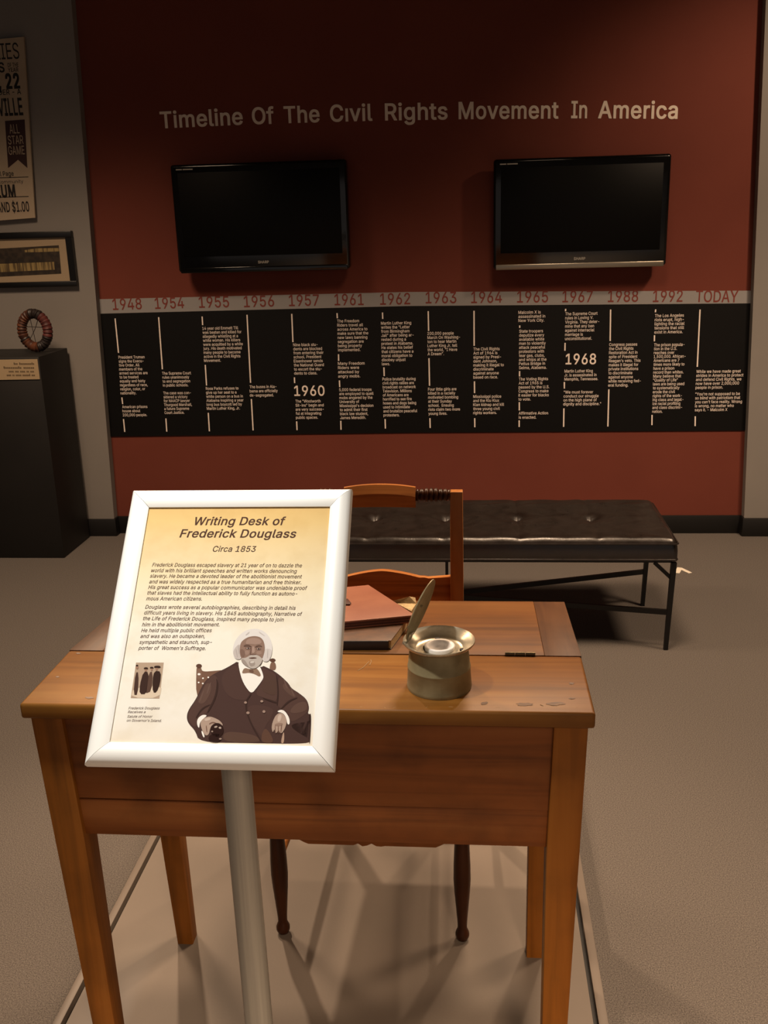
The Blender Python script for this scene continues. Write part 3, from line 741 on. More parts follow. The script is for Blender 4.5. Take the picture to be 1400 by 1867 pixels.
# ================================================================== poster on the grey wall
m_paper = mat('poster_paper', (218, 196, 168), 0.8, c2=(226, 206, 178), scale=6)
m_ink = mat('poster_ink', (30, 24, 24), 0.7)
m_inkred = mat('poster_dark_red', (66, 30, 30), 0.7)
YQ = Y_GREY - 0.03
c4 = [on_y(43, 67, YQ), on_y(64, 397, YQ), on_y(0, 402, YQ), on_y(0, 63, YQ)]
ext = -0.42
c4[2] = c4[1] + (c4[2] - c4[1]).normalized() * 0.62
c4[3] = c4[0] + (c4[2] - c4[1]).normalized() * 0.62
po = thing('wall_poster', 'tall cream letterpress poster reading ALL STAR GAME hung high on the grey wall', 'poster', c4[1])
b = MB(); b.prism(c4, (0, 0.012, 0)); b.build('board', m_paper, po, smooth=False)
b = MB(); b.box(c4[1].x - 0.5, c4[1].x - 0.1, YQ + 0.012, Y_GREY, c4[1].z + 0.1, c4[0].z - 0.1); b.build('hanger', m_black, po)
YI = YQ - 0.0008
zp = lambda x, y: on_y(x / 4.445, y / 4.445, YI)


def right_text(s, xr_, yb_, cap, xl=None, bold=0.02, m_=None, par=None):
    """line ending at poster point (xr_, yb_); cap = letter height in the same units"""
    p = zp(xr_, yb_)
    em = cap / 4.445 / F * 5.1 / CAP
    ww = (p - zp(xl, yb_)).x if xl is not None else natural(s, bold) * em
    mb = MB()
    put_text(mb, s, p - X * ww, X, Z, em, width=ww, bold=bold)
    mb.build('text_line', m_ or m_ink, par or po, smooth=False)


right_text('RIES', 160, 475, 110, -42, 0.0)
right_text('S', 40, 583, 65, -8, 0.03)
right_text('OF THE', 150, 540, 28, 62)
right_text('YEAR', 150, 580, 28, 66)
right_text(', 22', 165, 712, 100, -10, 0.05)
right_text('DER - A', 172, 762, 36, -10)
right_text('VILLE', 190, 930, 118, -10, 0.03)
right_text('el Page', 112, 1424, 34, -20)
right_text('Community', 190, 1483, 26, -20, 0.0)
right_text('IUM', 130, 1594, 88, -22, 0.05)
right_text('AND $1.00', 240, 1712, 72, -20, 0.03)
for yy, xa in ((1442, 230), (1600, 232)):
    b = MB()
    b.face([zp(-30, yy - 3), zp(-30, yy + 3), zp(xa, yy + 3 - 8), zp(xa, yy - 3 - 8)])
    b.build('rule', m_ink, po, smooth=False)
b = MB(); b.face([zp(40, 980), zp(200, 968), zp(222, 1362), zp(146, 1295), zp(66, 1362)]); rb = b.build('banner', m_inkred, po, smooth=False)
YI -= 0.0006
right_text('ALL', 160, 1080, 66, 80, 0.0, m_paper, rb)
right_text('STAR', 192, 1166, 62, 68, 0.0, m_paper, rb)
right_text('GAME', 202, 1250, 62, 72, 0.0, m_paper, rb)

# ================================================================== framed photograph
m_frame = mat('black_frame', (14, 13, 13), 0.35)
m_mat = mat('cream_mount', (205, 182, 150), 0.8)
m_ph = mat('sepia_dark', (72, 58, 44), 0.6, c2=(46, 36, 28), scale=40, contrast=(0.4, 0.6))
m_pl = mat('sepia_light', (190, 164, 106), 0.6, c2=(110, 90, 58), scale=60, stretch=(1.5, 1, 0.1), contrast=(0.45, 0.6))
YF = Y_GREY - 0.03
fr = thing('framed_photograph', 'black framed sepia group photograph in cream mount on the grey wall above the dark pedestal', 'picture',
           (-2.35, Y_GREY, 1.36))
zf2 = lambda x, y: on_y(x / 5.836, 400 + y / 5.836, YF)
o1, o2 = zf2(752, 120), zf2(818, 712)
i1, i2 = zf2(690, 188), zf2(745, 655)
xl = -2.80
b = MB()
rx, ri = (o1.x + o2.x) / 2, (i1.x + i2.x) / 2
b.box(xl, rx, YF, Y_GREY, i1.z - 0.002, o1.z, 0.003)
b.box(xl, rx, YF, Y_GREY, o2.z, i2.z, 0.003)
b.box(ri, rx, YF + 0.0005, Y_GREY, i2.z, i1.z - 0.002)
b.box(xl, xl + 0.03, YF + 0.0005, Y_GREY, i2.z, i1.z - 0.002)
b.build('frame', m_frame, fr)
b = MB(); b.box(xl + 0.02, ri + 0.01, YF + 0.012, Y_GREY - 0.004, i2.z - 0.005, i1.z + 0.003); b.build('mount', m_mat, fr)
YF2 = YF + 0.011
zf3 = lambda x, y: on_y(x / 5.836, 400 + y / 5.836, YF2)
b = MB(); b.face([zf3(-600, 345), zf3(625, 275), zf3(652, 577), zf3(-600, 640)]); pic = b.build('photograph', m_ph, fr, smooth=False)
YF2 -= 0.0006
b = MB()
b.face([zf3(-600, 495), zf3(575, 452), zf3(583, 535), zf3(-600, 590)])
b.face([zf3(255, 328), zf3(400, 308), zf3(626, 305), zf3(632, 340), zf3(420, 348), zf3(265, 350)])
b.build('photograph_highlights', m_pl, pic, smooth=False)

# ================================================================== dark pedestal with ring and card
m_ped = mat('pedestal_black', (30, 27, 25), 0.6, c2=(24, 22, 20), scale=5)
PX1, PY0, PY1, PZ = -2.131, 4.65, 5.005, 1.05
b = MB(); b.box(-2.66, PX1, PY0, PY1, 0, PZ, 0.003)
tag(b.build('display_pedestal', m_ped), 'tall black box pedestal standing against the grey wall under the framed photograph', 'pedestal')
m_card = mat('card_cream', (205, 180, 142), 0.75)
YC = PY0 - 0.004
zc = lambda x, y, yy=YC: on_y(x / 4.446, 620 + y / 4.446, yy)
ct, cb = zc(305, 155), zc(320, 318)
cx1 = (ct.x + cb.x) / 2
cc = thing('caption_card', 'small cream caption card with four dark text lines on the front of the black pedestal', 'card', (cx1 - 0.17, PY0, cb.z))
b = MB(); b.box(cx1 - 0.36, cx1, YC, PY0 - 0.0005, cb.z, ct.z); b.build('card', m_card, cc)
b = MB()
for s, x0, x1, y in (("The Community's", 112, 280, 200), ("Champion's trophy", 30, 280, 232), ("made and kept by the", 72, 278, 262), ("boys of their league, too", 56, 285, 292)):
    # blurred beyond reading in the photo: short strokes stand for the letters
    p, q2 = zc(x0, y, YC - 0.0007), zc(x1, y, YC - 0.0007)
    n = len(s)
    stepv = (q2 - p) / n
    for i, chh in enumerate(s):
        if chh == ' ':
            continue
        a0 = p + stepv * i
        hgt = 0.0075 if chh.islower() else 0.011
        b.face([a0, a0 + stepv * 0.75, a0 + stepv * 0.75 + Z * hgt, a0 + Z * hgt])
b.build('card_text', mat('card_ink', (112, 92, 66), 0.7), cc, smooth=False)

# oval padded ring
RY = 4.84
rc = on_y(64, 605, RY)
top, bot = on_y(66, 562, RY).z, PZ
rcz = (top + bot) / 2
ring = thing('padded_ring', 'oval padded ring of red and brown leather standing on the black pedestal', 'ring', (rc.x, RY, PZ))
m_r1 = mat('ring_red', (118, 50, 46), 0.6, c2=(84, 36, 34), scale=30)
m_r2 = mat('ring_brown', (128, 72, 42), 0.55, c2=(76, 42, 30), scale=30)
m_r3 = mat('ring_dark', (44, 34, 32), 0.5)
ea, eb = 0.072, (top - bot) / 2 - 0.026
for nm, m_, k0, k1 in (('red_padding', m_r1, -22, 62), ('brown_padding', m_r2, 100, 210), ('brown_padding', m_r2, 214, 285), ('dark_padding', m_r3, 289, 334),
                       ('dark_padding', m_r3, 65, 98)):
    path = []
    for k in range(k0, k1 + 1, 4):
        a = R(k)
        path.append((rc.x + ea * math.cos(a), RY - 0.01 * math.cos(a), rcz + eb * math.sin(a)))
    n = len(path)
    b = MB(); b.tube(path, 0.02, 12, rfun=lambda i, n=n: 0.026 * (0.78 + 0.22 * abs(math.sin(i * 1.1))) * (0.75 if i in (0, n - 1) else 1.0))
    b.build(nm, m_, ring)
for k in (63.5, 99, 212, 287, 336):
    a = R(k)
    c0 = Vector((rc.x + ea * math.cos(a), RY - 0.01 * math.cos(a), rcz + eb * math.sin(a)))
    tdir = Vector((-ea * math.sin(a), 0, eb * math.cos(a))).normalized()
    s = Y.cross(tdir).normalized()
    b = MB(); b.lathe([(0.0245, -0.006), (0.0265, 0), (0.0245, 0.006)], c0, frame=(Y, s, tdir), seg=14); b.build('strap', m_r3, ring)
for p0, p1, sag in (((-0.06, 0.02), (0.062, 0.012), -0.004), ((-0.045, -0.06), (0.03, 0.075), 0.004), ((-0.02, 0.085), (0.0, -0.09), -0.006)):
    path = [(rc.x + p0[0] + (p1[0] - p0[0]) * f + sag * math.sin(PI * f), RY + 0.012 * math.sin(PI * f), rcz + p0[1] + (p1[1] - p0[1]) * f) for f in
            [i / 10 for i in range(11)]]
    b = MB(); b.tube(path, 0.0016, 6); b.build('wire', m_r3, ring)
b = MB(); b.lathe([(0.001, -0.006), (0.006, -0.003), (0.006, 0.003), (0.001, 0.006)], (rc.x + ea + 0.008, RY - 0.022, rcz + 0.012), axis='y', seg=12)
b.build('buckle', m_silver, ring)

# ================================================================== bench
m_leather = mat('dark_leather', (38, 30, 26), 0.27, c2=(48, 38, 33), scale=25, bump=0.2, bump_scale=120, spec=0.7, rough2=0.36)
m_steel = mat('black_steel', (14, 12, 12), 0.5)
BX0, BX1, BY0, BY1 = -0.99, 0.772, 3.575, 4.135
zt = on_y(1233, 984, BY0).z
zb = on_y(1230, 1023, BY0).z
be = thing('tufted_bench', 'long bench with tufted dark leather seat on thin black steel legs before the red wall', 'bench', ((BX0 + BX1) / 2, (BY0 + BY1) / 2, 0))
tufts = [-0.70, -0.41, -0.114, 0.18, 0.476]
cy = on_z(941, 943, zt).y
b = MB()
nx, ny = 176, 48
grid = []
for j in range(ny + 1):
    row = []
    for i in range(nx + 1):
        x = BX0 + (BX1 - BX0) * i / nx
        y = BY0 + (BY1 - BY0) * j / ny
        ex = max(0.0, min(x - BX0, BX1 - x))
        ey = max(0.0, min(y - BY0, BY1 - y))
        rr = 0.028
        h = 0.0
        for e_ in (ex, ey):
            if e_ < rr:
                h -= rr * 0.8 * (1 - math.sqrt(max(0, 1 - (1 - e_ / rr) ** 2)))
        pl = 0.012 * min(1, ex / 0.12) ** 0.5 * min(1, ey / 0.12) ** 0.5
        dmin = min(math.hypot(x - tx, y - cy) for tx in tufts)
        h += pl - 0.030 * math.exp(-(dmin / 0.030) ** 2) - 0.012 * math.exp(-(dmin / 0.09) ** 2)
        sx_ = min(abs(x - tx) for tx in tufts)
        h -= 0.005 * math.exp(-(sx_ / 0.010) ** 2) * min(1, ey / 0.03)
        h -= 0.004 * math.exp(-(abs(y - cy) / 0.010) ** 2) * min(1, ex / 0.06)
        h += 0.0015 * math.sin(x * 37 + 3 * math.sin(y * 21)) * math.sin(y * 29 + x * 5)
        row.append(b.bm.verts.new((x, y, zt + h)))
    grid.append(row)
for j in range(ny):
    for i in range(nx):
        b.bm.faces.new([grid[j][i], grid[j][i + 1], grid[j + 1][i + 1], grid[j + 1][i]])
# skirt of the cushion
edge = [grid[0][i] for i in range(nx + 1)] + [grid[j][nx] for j in range(1, ny + 1)] + [grid[ny][i] for i in range(nx - 1, -1, -1)] + [grid[j][0] for j in range(ny - 1, 0, -1)]
low = [b.bm.verts.new((v.co.x, v.co.y, zb)) for v in edge]
n = len(edge)
for i in range(n):
    j = (i + 1) % n
    b.bm.faces.new([edge[i], low[i], low[j], edge[j]])
b.bm.faces.new(low[::-1])
cush = b.build('cushion', m_leather, be, angle=50)
zw = zt - 0.018
rect = lambda o_, z_: [(BX0 - o_ + 0.01, BY0 - o_, z_), (BX1 + o_ - 0.01, BY0 - o_, z_), (BX1 + o_, BY0 - o_ + 0.01, z_), (BX1 + o_, BY1 + o_ - 0.01, z_),
                       (BX1 + o_ - 0.01, BY1 + o_, z_), (BX0 - o_ + 0.01, BY1 + o_, z_), (BX0 - o_, BY1 + o_ - 0.01, z_), (BX0 - o_, BY0 - o_ + 0.01, z_)]
b = MB(); b.tube(rect(0.0015, zw), 0.004, 8, closed=True); b.build('piping', m_leather, cush)
b = MB(); b.tube(rect(0.0015, zb + 0.004), 0.004, 8, closed=True); b.build('piping', m_leather, cush)
for tx in tufts:
    b = MB(); b.lathe([(0.001, 0.004), (0.008, 0.003), (0.011, 0.0), (0.011, -0.004)][::-1], (tx, cy, zt - 0.027), seg=14); b.build('tuft_button', m_leather, cush)
b = MB(); b.box(BX0 + 0.015, BX1 - 0.015, BY0 + 0.015, BY1 - 0.015, zb - 0.012, zb); b.build('seat_rail', m_steel, be)
LF, LB = on_z(1213, 1184, 0), on_z(1171, 1104, 0)
mx = (BX0 + BX1) / 2
legs = {}
for s in (1, -1):
    for nm, p in (('f', LF), ('b', LB)):
        x = mx + s * (p.x - mx)
        xt = x + s * 0.012
        b = MB(); b.hexa([(x - 0.008, p.y - 0.008, 0), (x + 0.008, p.y - 0.008, 0), (x + 0.008, p.y + 0.008, 0), (x - 0.008, p.y + 0.008, 0),
                          (xt - 0.010, p.y - 0.010, zb - 0.01), (xt + 0.010, p.y - 0.010, zb - 0.01), (xt + 0.010, p.y + 0.010, zb - 0.01), (xt - 0.010, p.y + 0.010, zb - 0.01)])
        b.build('leg', m_steel, be)
        b = MB(); b.bar((x + s * 0.006, p.y, zb - 0.075), (x - s * 0.06, p.y, zb - 0.012), 0.008, 0.014); b.build('brace', m_steel, be)
        legs[(s, nm)] = x
zs = on_y(1218, 1116, LF.y).z
cz = Vector((mx, (LF.y + LB.y) / 2, 0.135))
for s in (1, -1):
    for nm, p in (('f', LF), ('b', LB)):
        b = MB(); b.bar((legs[(s, nm)], p.y, zs), (cz.x, cz.y + (p.y - cz.y) * 0.06, cz.z), 0.012, 0.02); b.build('stretcher', m_steel, be)
b = MB(); b.box(cz.x - 0.006, cz.x + 0.006, cz.y - 0.006, cz.y + 0.006, cz.z - 0.012, zb - 0.01)
b.box(cz.x - 0.05, cz.x + 0.05, cz.y - 0.012, cz.y + 0.012, cz.z - 0.012, cz.z + 0.012); b.build('centre_post', m_steel, be)

# ================================================================== white scrap on the carpet
m_white = mat('white_paper', (236, 228, 212), 0.7)
b = MB()
zs_ = lambda x, y: on_z(1050 + x / 4, 960 + y / 4, 0.001)
b.prism([zs_(720, 340), zs_(738, 300), zs_(772, 303), zs_(845, 338), zs_(822, 343), zs_(768, 318), zs_(756, 342)], (0, 0, 0.002))
tag(b.build('paper_scrap', m_white, smooth=False), 'small bent white scrap lying on the carpet beside the end leg of the bench', 'scrap')

# ================================================================== low platform under the desk
PLZ = 0.08
m_plat = mat('platform_paint', (147, 135, 123), 0.55, c2=(153, 140, 128), scale=5, bump=0.08, bump_scale=200, spec=0.35)
m_trim = mat('platform_trim', (145, 132, 120), 0.5)
plx0, plx1, ply0, ply1 = -0.841, 0.246, 0.45, 2.62
pf = thing('display_platform', 'low grey display platform with dark edge line carrying the writing desk and chair', 'platform', (-0.3, 1.5, 0))
b = MB(); b.box(plx0 + 0.0065, plx1 - 0.0065, ply0 + 0.0065, ply1 - 0.0065, 0, PLZ); b.build('deck', m_plat, pf)
for x0, x1, y0, y1 in ((plx0 - 0.022, plx0 - 0.0045, ply0 - 0.02, ply1 + 0.02), (plx1 + 0.0045, plx1 + 0.024, ply0 - 0.02, ply1 + 0.02),
                       (plx0 - 0.0045, plx1 + 0.0045, ply0 - 0.02, ply0 - 0.0045), (plx0 - 0.0045, plx1 + 0.0045, ply1 + 0.0045, ply1 + 0.02)):
    b = MB(); b.box(x0, x1, y0, y1, 0, PLZ, 0.001); b.build('edge_trim', m_trim, pf)
b = MB(); b.box(plx0 - 0.0042, plx1 + 0.0042, ply0 - 0.0042, ply1 + 0.0042, 0.001, PLZ - 0.018); b.build('dark_groove', m_black, pf)

# ================================================================== writing desk
W_TOP = wood('desk_top_wood', (136, 84, 28), (162, 104, 38), (176, 122, 56), 0.42, 'x', 0.2)
W_LEG = wood('desk_leg_wood', (146, 88, 28), (176, 106, 34), (188, 118, 44), 0.5, 'z', 0.25)
W_APR = wood('desk_apron_wood', (132, 76, 36), (164, 95, 44), (176, 108, 54), 0.5, 'x', 0.35)
W_LID = wood('desk_lid_wood', (124, 76, 28), (148, 92, 36), (160, 106, 48), 0.5, 'x', 0.2)
W_END = wood('desk_end_wood', (98, 60, 32), (116, 74, 40), (128, 84, 48), 0.5, 'y', 0.3)
dx0, dx1 = -0.7195, 0.1835
dyf, dyh, dyb = 1.338, 1.541, 1.858
dz, dzb = 0.922, 0.894
dk = thing('writing_desk', 'old pine slant-top writing desk with square tapered legs on the grey platform', 'desk', ((dx0 + dx1) / 2, 1.6, PLZ))
# top ledge, with a worn rounded front edge
b = MB(); b.box(dx0, dx1, dyf, dyh - 0.0006, dz - 0.027, dz, 0.005, 3)
for v in b.bm.verts:
    if v.co.y < dyf + 0.02 and v.co.z > dz - 0.008:
        v.co.z += 0.0
b.build('ledge', W_TOP, dk)
# sloping lid with breadboard ends


def lid_piece(x0, x1, up=0.0):
    return [(x0, dyh + 0.0006, dz - 0.022), (x1, dyh + 0.0006, dz - 0.022), (x1, dyb, dzb - 0.022), (x0, dyb, dzb - 0.022),
            (x0, dyh + 0.0006, dz + up), (x1, dyh + 0.0006, dz + up), (x1, dyb, dzb + up), (x0, dyb, dzb + up)]


be0 = 0.062
b = MB(); b.hexa(lid_piece(dx0 + be0, dx1 - be0), 0.0012); lid = b.build('lid', W_LID, dk)
for x0, x1 in ((dx0, dx0 + be0 - 0.0002), (dx1 - be0 + 0.0002, dx1)):
    b = MB(); b.hexa(lid_piece(x0, x1, -0.0003), 0.001); b.build('breadboard_end', W_END, lid)
m_brass = mat('old_brass', (120, 104, 76), 0.4, 0.8, c2=(92, 78, 58), scale=60)
h0, h1 = on_z(921, 1194, dz + 0.003), on_z(977, 1194, dz + 0.003)
b = MB()
for k in range(3):
    xa = h0.x + (h1.x - h0.x) * k / 3
    xb = h0.x + (h1.x - h0.x) * (k + 0.94) / 3
    b.lathe([(0.0042, 0), (0.0042, xb - xa)], (xa, dyh, dz + 0.002), axis='x', seg=12)
b.box(h0.x, h1.x, dyh - 0.003, dyh + 0.003, dz - 0.004, dz + 0.001)
b.build('hinge', m_brass, dk)
# dents, stains and scratches of the worn top
m_stain = mat('ink_stain', (112, 72, 38), 0.5, c2=(136, 92, 48), scale=70, contrast=(0.45, 0.7))
m_scr = mat('pale_scratch', (190, 148, 96), 0.6)


def blob(px, py, rx_, ry_, seed, z=dz + 0.0004, deg=0):
    rnd = random.Random(seed)
    pts = []
    for i in range(18):
        a = 2 * PI * i / 18
        k = 0.7 + 0.45 * rnd.random()
        x, y = rx_ * k * math.cos(a), ry_ * k * math.sin(a)
        pts.append(on_z(px + x * math.cos(R(deg)) - y * math.sin(R(deg)), py + x * math.sin(R(deg)) + y * math.cos(R(deg)), z))
    return pts


for args in ((956, 1284, 16, 3.2, 1), (1012, 1283, 17, 3.4, 2), (1042, 1246, 5, 2, 3), (883, 1282, 7, 3, 4), (1042, 1273, 7, 1.6, 7), (143, 1191, 5, 1.2, 8), (105, 1234, 4, 1.4, 9), (163, 1272, 9, 1.8, 10)):
    b = MB(); b.face(blob(*args)); b.build('stain', m_stain, dk, smooth=False)
b = MB()
for pts in (((652, 1223), (662, 1217), (668, 1211), (673, 1206)), ((674, 1213), (677, 1206), (676, 1203)), ((985, 1285), (990, 1287))):
    b.tube([on_z(px, py, dz + 0.0002) for px, py in pts], 0.0007, 5)
for k in range(9):
    px = random.uniform(640, 1060)
    L_ = random.uniform(2, 8)
    b.tube([on_z(px, 1292 + random.uniform(-3.5, 0.5), dz - 0.0004), on_z(px + L_, 1292 + random.uniform(-3.5, 0.5), dz - 0.0004)], 0.0006, 5)
b.build('scratches', m_scr, dk)
# legs: straight outer faces, tapered below the apron
la_y0 = dyf + 0.014
zl = dz - 0.027
XL, XR = -0.711, 0.175
LW, LBT = 0.052, 0.036
for sx_, xo in ((-1, XL), (1, XR)):
    for yf_, yb_, ty in ((la_y0, la_y0 + LW, 1), (1.842 - LW, 1.842, -1)):
        xo_b = xo + (0.040 if sx_ < 0 else -0.024)
        xi_t, xi_b = xo - sx_ * LW, xo_b - sx_ * LBT
        zm = 0.66
        xo_m = xo + (xo_b - xo) * (zl - zm) / (zl - PLZ)
        xi_m = xo_m - sx_ * LW
        if ty > 0:
            y0t, y1t, y0b, y1b = yf_, yb_, yf_ + 0.004, yf_ + 0.004 + LBT
        else:
            y0t, y1t, y0b, y1b = yf_, yb_, yb_ - 0.016 - LBT, yb_ - 0.016
        ztop = zl if ty > 0 else dzb - 0.024
        b = MB()
        ring_ = lambda x0, x1, y0, y1, z: [b.bm.verts.new(p) for p in ((x0, y0, z), (x1, y0, z), (x1, y1, z), (x0, y1, z))]
        rs = []
        for (xa, xb, y0, y1, z) in ((xo_b, xi_b, y0b, y1b, PLZ), (xo_m, xi_m, y0t, y1t, zm), (xo, xi_t, y0t, y1t, ztop)):
            rs.append(ring_(min(xa, xb), max(xa, xb), y0, y1, z))
        fs = [b.bm.faces.new(rs[0][::-1]), b.bm.faces.new(rs[-1])]
        for q0, q1 in zip(rs, rs[1:]):
            for i in range(4):
                j = (i + 1) % 4
                b.bm.faces.new([q0[i], q0[j], q1[j], q1[i]])
        es = [e for e in b.bm.edges if abs((e.verts[0].co - e.verts[1].co).z) > 0.05]
        bmesh.ops.recalc_face_normals(b.bm, faces=b.bm.faces[:])
        bmesh.ops.bevel(b.bm, geom=es, offset=0.0025, segments=2, profile=0.5, affect='EDGES')
        b.build('leg', W_LEG, dk, angle=30)
# boards between the legs
ya0 = la_y0 + 0.009
zbot = 0.669
zseam = 0.738
xa0, xa1 = XL + LW - 0.003, XR - LW + 0.003
b = MB(); b.hexa([(xa0, ya0, zseam + 0.0012), (xa1, ya0, zseam - 0.0012), (xa1, ya0 + 0.02, zseam), (xa0, ya0 + 0.02, zseam),
                  (xa0, ya0, zl - 0.002), (xa1, ya0, zl - 0.002), (xa1, ya0 + 0.02, zl - 0.002), (xa0, ya0 + 0.02, zl - 0.002)])
b.build('apron_board', W_APR, dk)
b = MB(); b.box(xa0, xa1, ya0 + 0.0006, ya0 + 0.02, zbot, zseam - 0.0016, 0.0012); b.build('lower_apron_board', W_APR, dk)
for xo, s in ((XL, 1), (XR, -1)):
    x0, x1 = sorted((xo + s * 0.008, xo + s * 0.028))
    b = MB(); b.hexa([(x0, la_y0 + LW - 0.003, zbot), (x1, la_y0 + LW - 0.003, zbot), (x1, 1.842 - LW + 0.003, zbot), (x0, 1.842 - LW + 0.003, zbot),
                      (x0, la_y0 + LW - 0.003, zl - 0.002), (x1, la_y0 + LW - 0.003, zl - 0.002), (x1, 1.842 - LW + 0.003, dzb - 0.026), (x0, 1.842 - LW + 0.003, dzb - 0.026)])
    b.build('side_board', W_LEG, dk)
# scalloped valance on the sitter's side, its tip peeping under the apron
vy = 1.79
poly = []
NV = 80
for i in range(NV + 1):
    x = xa0 + (xa1 - xa0) * i / NV
    xm = on_y(677, 1545, vy).x
    d = (x - xm)
    zlow = on_y(677, 1547, vy).z + 0.004
    h = zlow + min(0.05, 0.6 * max(0, abs(d) - 0.14)) + (0.004 * (1 + math.cos(d / 0.016 * PI)) if abs(d) < 0.03 else 0.003)
    poly.append((x, vy, h))
poly += [(xa1, vy, dzb - 0.03), (xa0, vy, dzb - 0.03)]
b = MB(); b.prism(poly, (0, 0.016, 0)); b.build('scalloped_valance', W_APR, dk)
b = MB(); b.box(xa0, xa1, ya0 + 0.022, vy - 0.002, zbot + 0.004, zbot + 0.014); b.build('inner_floor', W_APR, dk)

# ================================================================== chair
W_CH = wood('chair_wood', (160, 94, 44), (204, 130, 66), (222, 150, 82), 0.4, 'z', 0.2)
W_CHX = wood('chair_rail_wood', (164, 98, 46), (208, 132, 68), (226, 152, 84), 0.4, 'x', 0.2)
W_CHD = wood('chair_dark_wood', (52, 26, 12), (78, 40, 18), (96, 52, 24), 0.35, 'z', 0.3)
CY = 2.31
ch = thing('wooden_chair', 'old wooden chair with turned bobbins in its crest rail and ball feet behind the desk', 'chair', (-0.232, 2.08, PLZ))
pr = on_y(832, 899, CY)
ccx = (on_z(516, 1705, PLZ).x + on_z(843, 1711, PLZ).x) / 2
px_r = pr.x
px_l = 2 * ccx - px_r
pw = 0.031
ztop = on_y(832, 897, CY).z
zseat = 0.525
for x, s in ((px_l, -1), (px_r, 1)):
    b = MB()
    b.hexa([(x - 0.013, CY + 0.04, PLZ), (x + 0.013, CY + 0.04, PLZ), (x + 0.013, CY + 0.066, PLZ), (x - 0.013, CY + 0.066, PLZ),
            (x - 0.017, CY - 0.035, zseat), (x + 0.017, CY - 0.035, zseat), (x + 0.017, CY - 0.005, zseat), (x - 0.017, CY - 0.005, zseat)], 0.002)
    b.hexa([(x - 0.017, CY - 0.035, zseat - 0.002), (x + 0.017, CY - 0.035, zseat - 0.002), (x + 0.017, CY - 0.005, zseat - 0.002), (x - 0.017, CY - 0.005, zseat - 0.002),
            (x - pw / 2, CY, ztop), (x + pw / 2, CY, ztop), (x + pw / 2, CY + 0.026, ztop), (x - pw / 2, CY + 0.026, ztop)], 0.002)
    b.build('back_post', W_CH, ch)
# crest rail: bobbins, then the wider tablet
tr = on_y(757, 893, CY).x
tl = 2 * ccx - tr
zc_ = on_y(790, 905, CY).z
tz0, tz1 = on_y(700, 924, CY).z, on_y(700, 886, CY).z
b = MB()
NP = 12
sec = [(CY - 0.004, tz0), (CY + 0.022, tz0), (CY + 0.024, tz1 - 0.012), (CY + 0.016, tz1), (CY + 0.006, tz1), (CY - 0.008, tz1 - 0.02)]
rings = []
for i in range(NP + 1):
    x = tl + (tr - tl) * i / NP
    f = (i / NP - 0.5) * 2
    dzz = -0.008 * f * f + 0.002
    rings.append([b.bm.verts.new((x, y, z + (dzz if z > zc_ else dzz * 0.2))) for y, z in sec])
for a, c in zip(rings, rings[1:]):
    for i in range(6):
        j = (i + 1) % 6
        b.bm.faces.new([a[i], a[j], c[j], c[i]])
b.bm.faces.new(rings[0]); b.bm.faces.new(rings[-1][::-1])
b.build('crest_tablet', W_CHX, ch, angle=25)
for x0, x1 in ((tr, px_r - pw / 2), (px_l + pw / 2, tl)):
    b = MB()
    L_ = x1 - x0
    prof = [(0.014, 0.0), (0.016, 0.006)]
    nb = 6
    for k in range(nb):
        a0 = 0.010 + (L_ - 0.016) * k / nb
        st = (L_ - 0.016) / nb
        big = 0.0185 if k in (1, 2, 3) else 0.0165
        prof += [(0.012, a0), (big * 0.9, a0 + st * 0.18), (big, a0 + st * 0.5), (big * 0.9, a0 + st * 0.82)]
    prof += [(0.012, L_ - 0.006), (0.0145, L_ - 0.003), (0.0145, L_)]
    b.lathe(prof, (x0, CY + 0.012, zc_), axis='x', seg=24)
    b.build('turned_bobbin', W_CHD, ch, angle=60)
# lower back slat with a wavy top
b = MB()
zs0 = on_y(700, 1110, CY).z
poly = [(px_l, CY + 0.0, zs0), (px_r, CY + 0.0, zs0)]
for i in range(33):
    f = 1 - i / 32
    x = px_l + (px_r - px_l) * f
    d = abs(f - 0.5) * 2
    zz = on_y(697, 1041, CY).z - 0.020 * min(1, (d / 0.55)) ** 1.5 + 0.006 * max(0, (d - 0.6) / 0.4)
    poly.append((x, CY, zz))
b.prism(poly, (0, 0.016, 0), 0.003)
b.build('back_slat', W_CHX, ch, angle=25)
# seat
fl, frr = on_z(516, 1703, PLZ), on_z(843, 1709, PLZ)
fy = (fl.y + frr.y) / 2
b = MB()
b.hexa([(fl.x - 0.03, fy - 0.03, zseat - 0.035), (frr.x + 0.03, fy - 0.03, zseat - 0.035), (px_r + 0.015, CY - 0.005, zseat - 0.035), (px_l - 0.015, CY - 0.005, zseat - 0.035),
        (fl.x - 0.03, fy - 0.03, zseat), (frr.x + 0.03, fy - 0.03, zseat), (px_r + 0.015, CY - 0.005, zseat), (px_l - 0.015, CY - 0.005, zseat)], 0.012, 3)
b.build('seat', W_CHX, ch)
prof = [(0.006, 0.0), (0.0125, 0.003), (0.0155, 0.011), (0.0155, 0.019), (0.012, 0.028), (0.0105, 0.033), (0.0108, 0.045), (0.0135, 0.08), (0.0172, 0.125),
        (0.0192, 0.16), (0.0186, 0.20), (0.0165, 0.25), (0.0172, 0.29), (0.0195, 0.30), (0.0175, 0.31), (0.017, 0.36), (0.0195, 0.372), (0.017, 0.384), (0.017, zseat - 0.035 - PLZ)]
for p in (fl, frr):
    b = MB(); b.lathe(prof, (p.x, fy, PLZ), seg=24); b.build('front_leg', W_CHD, ch, angle=60)


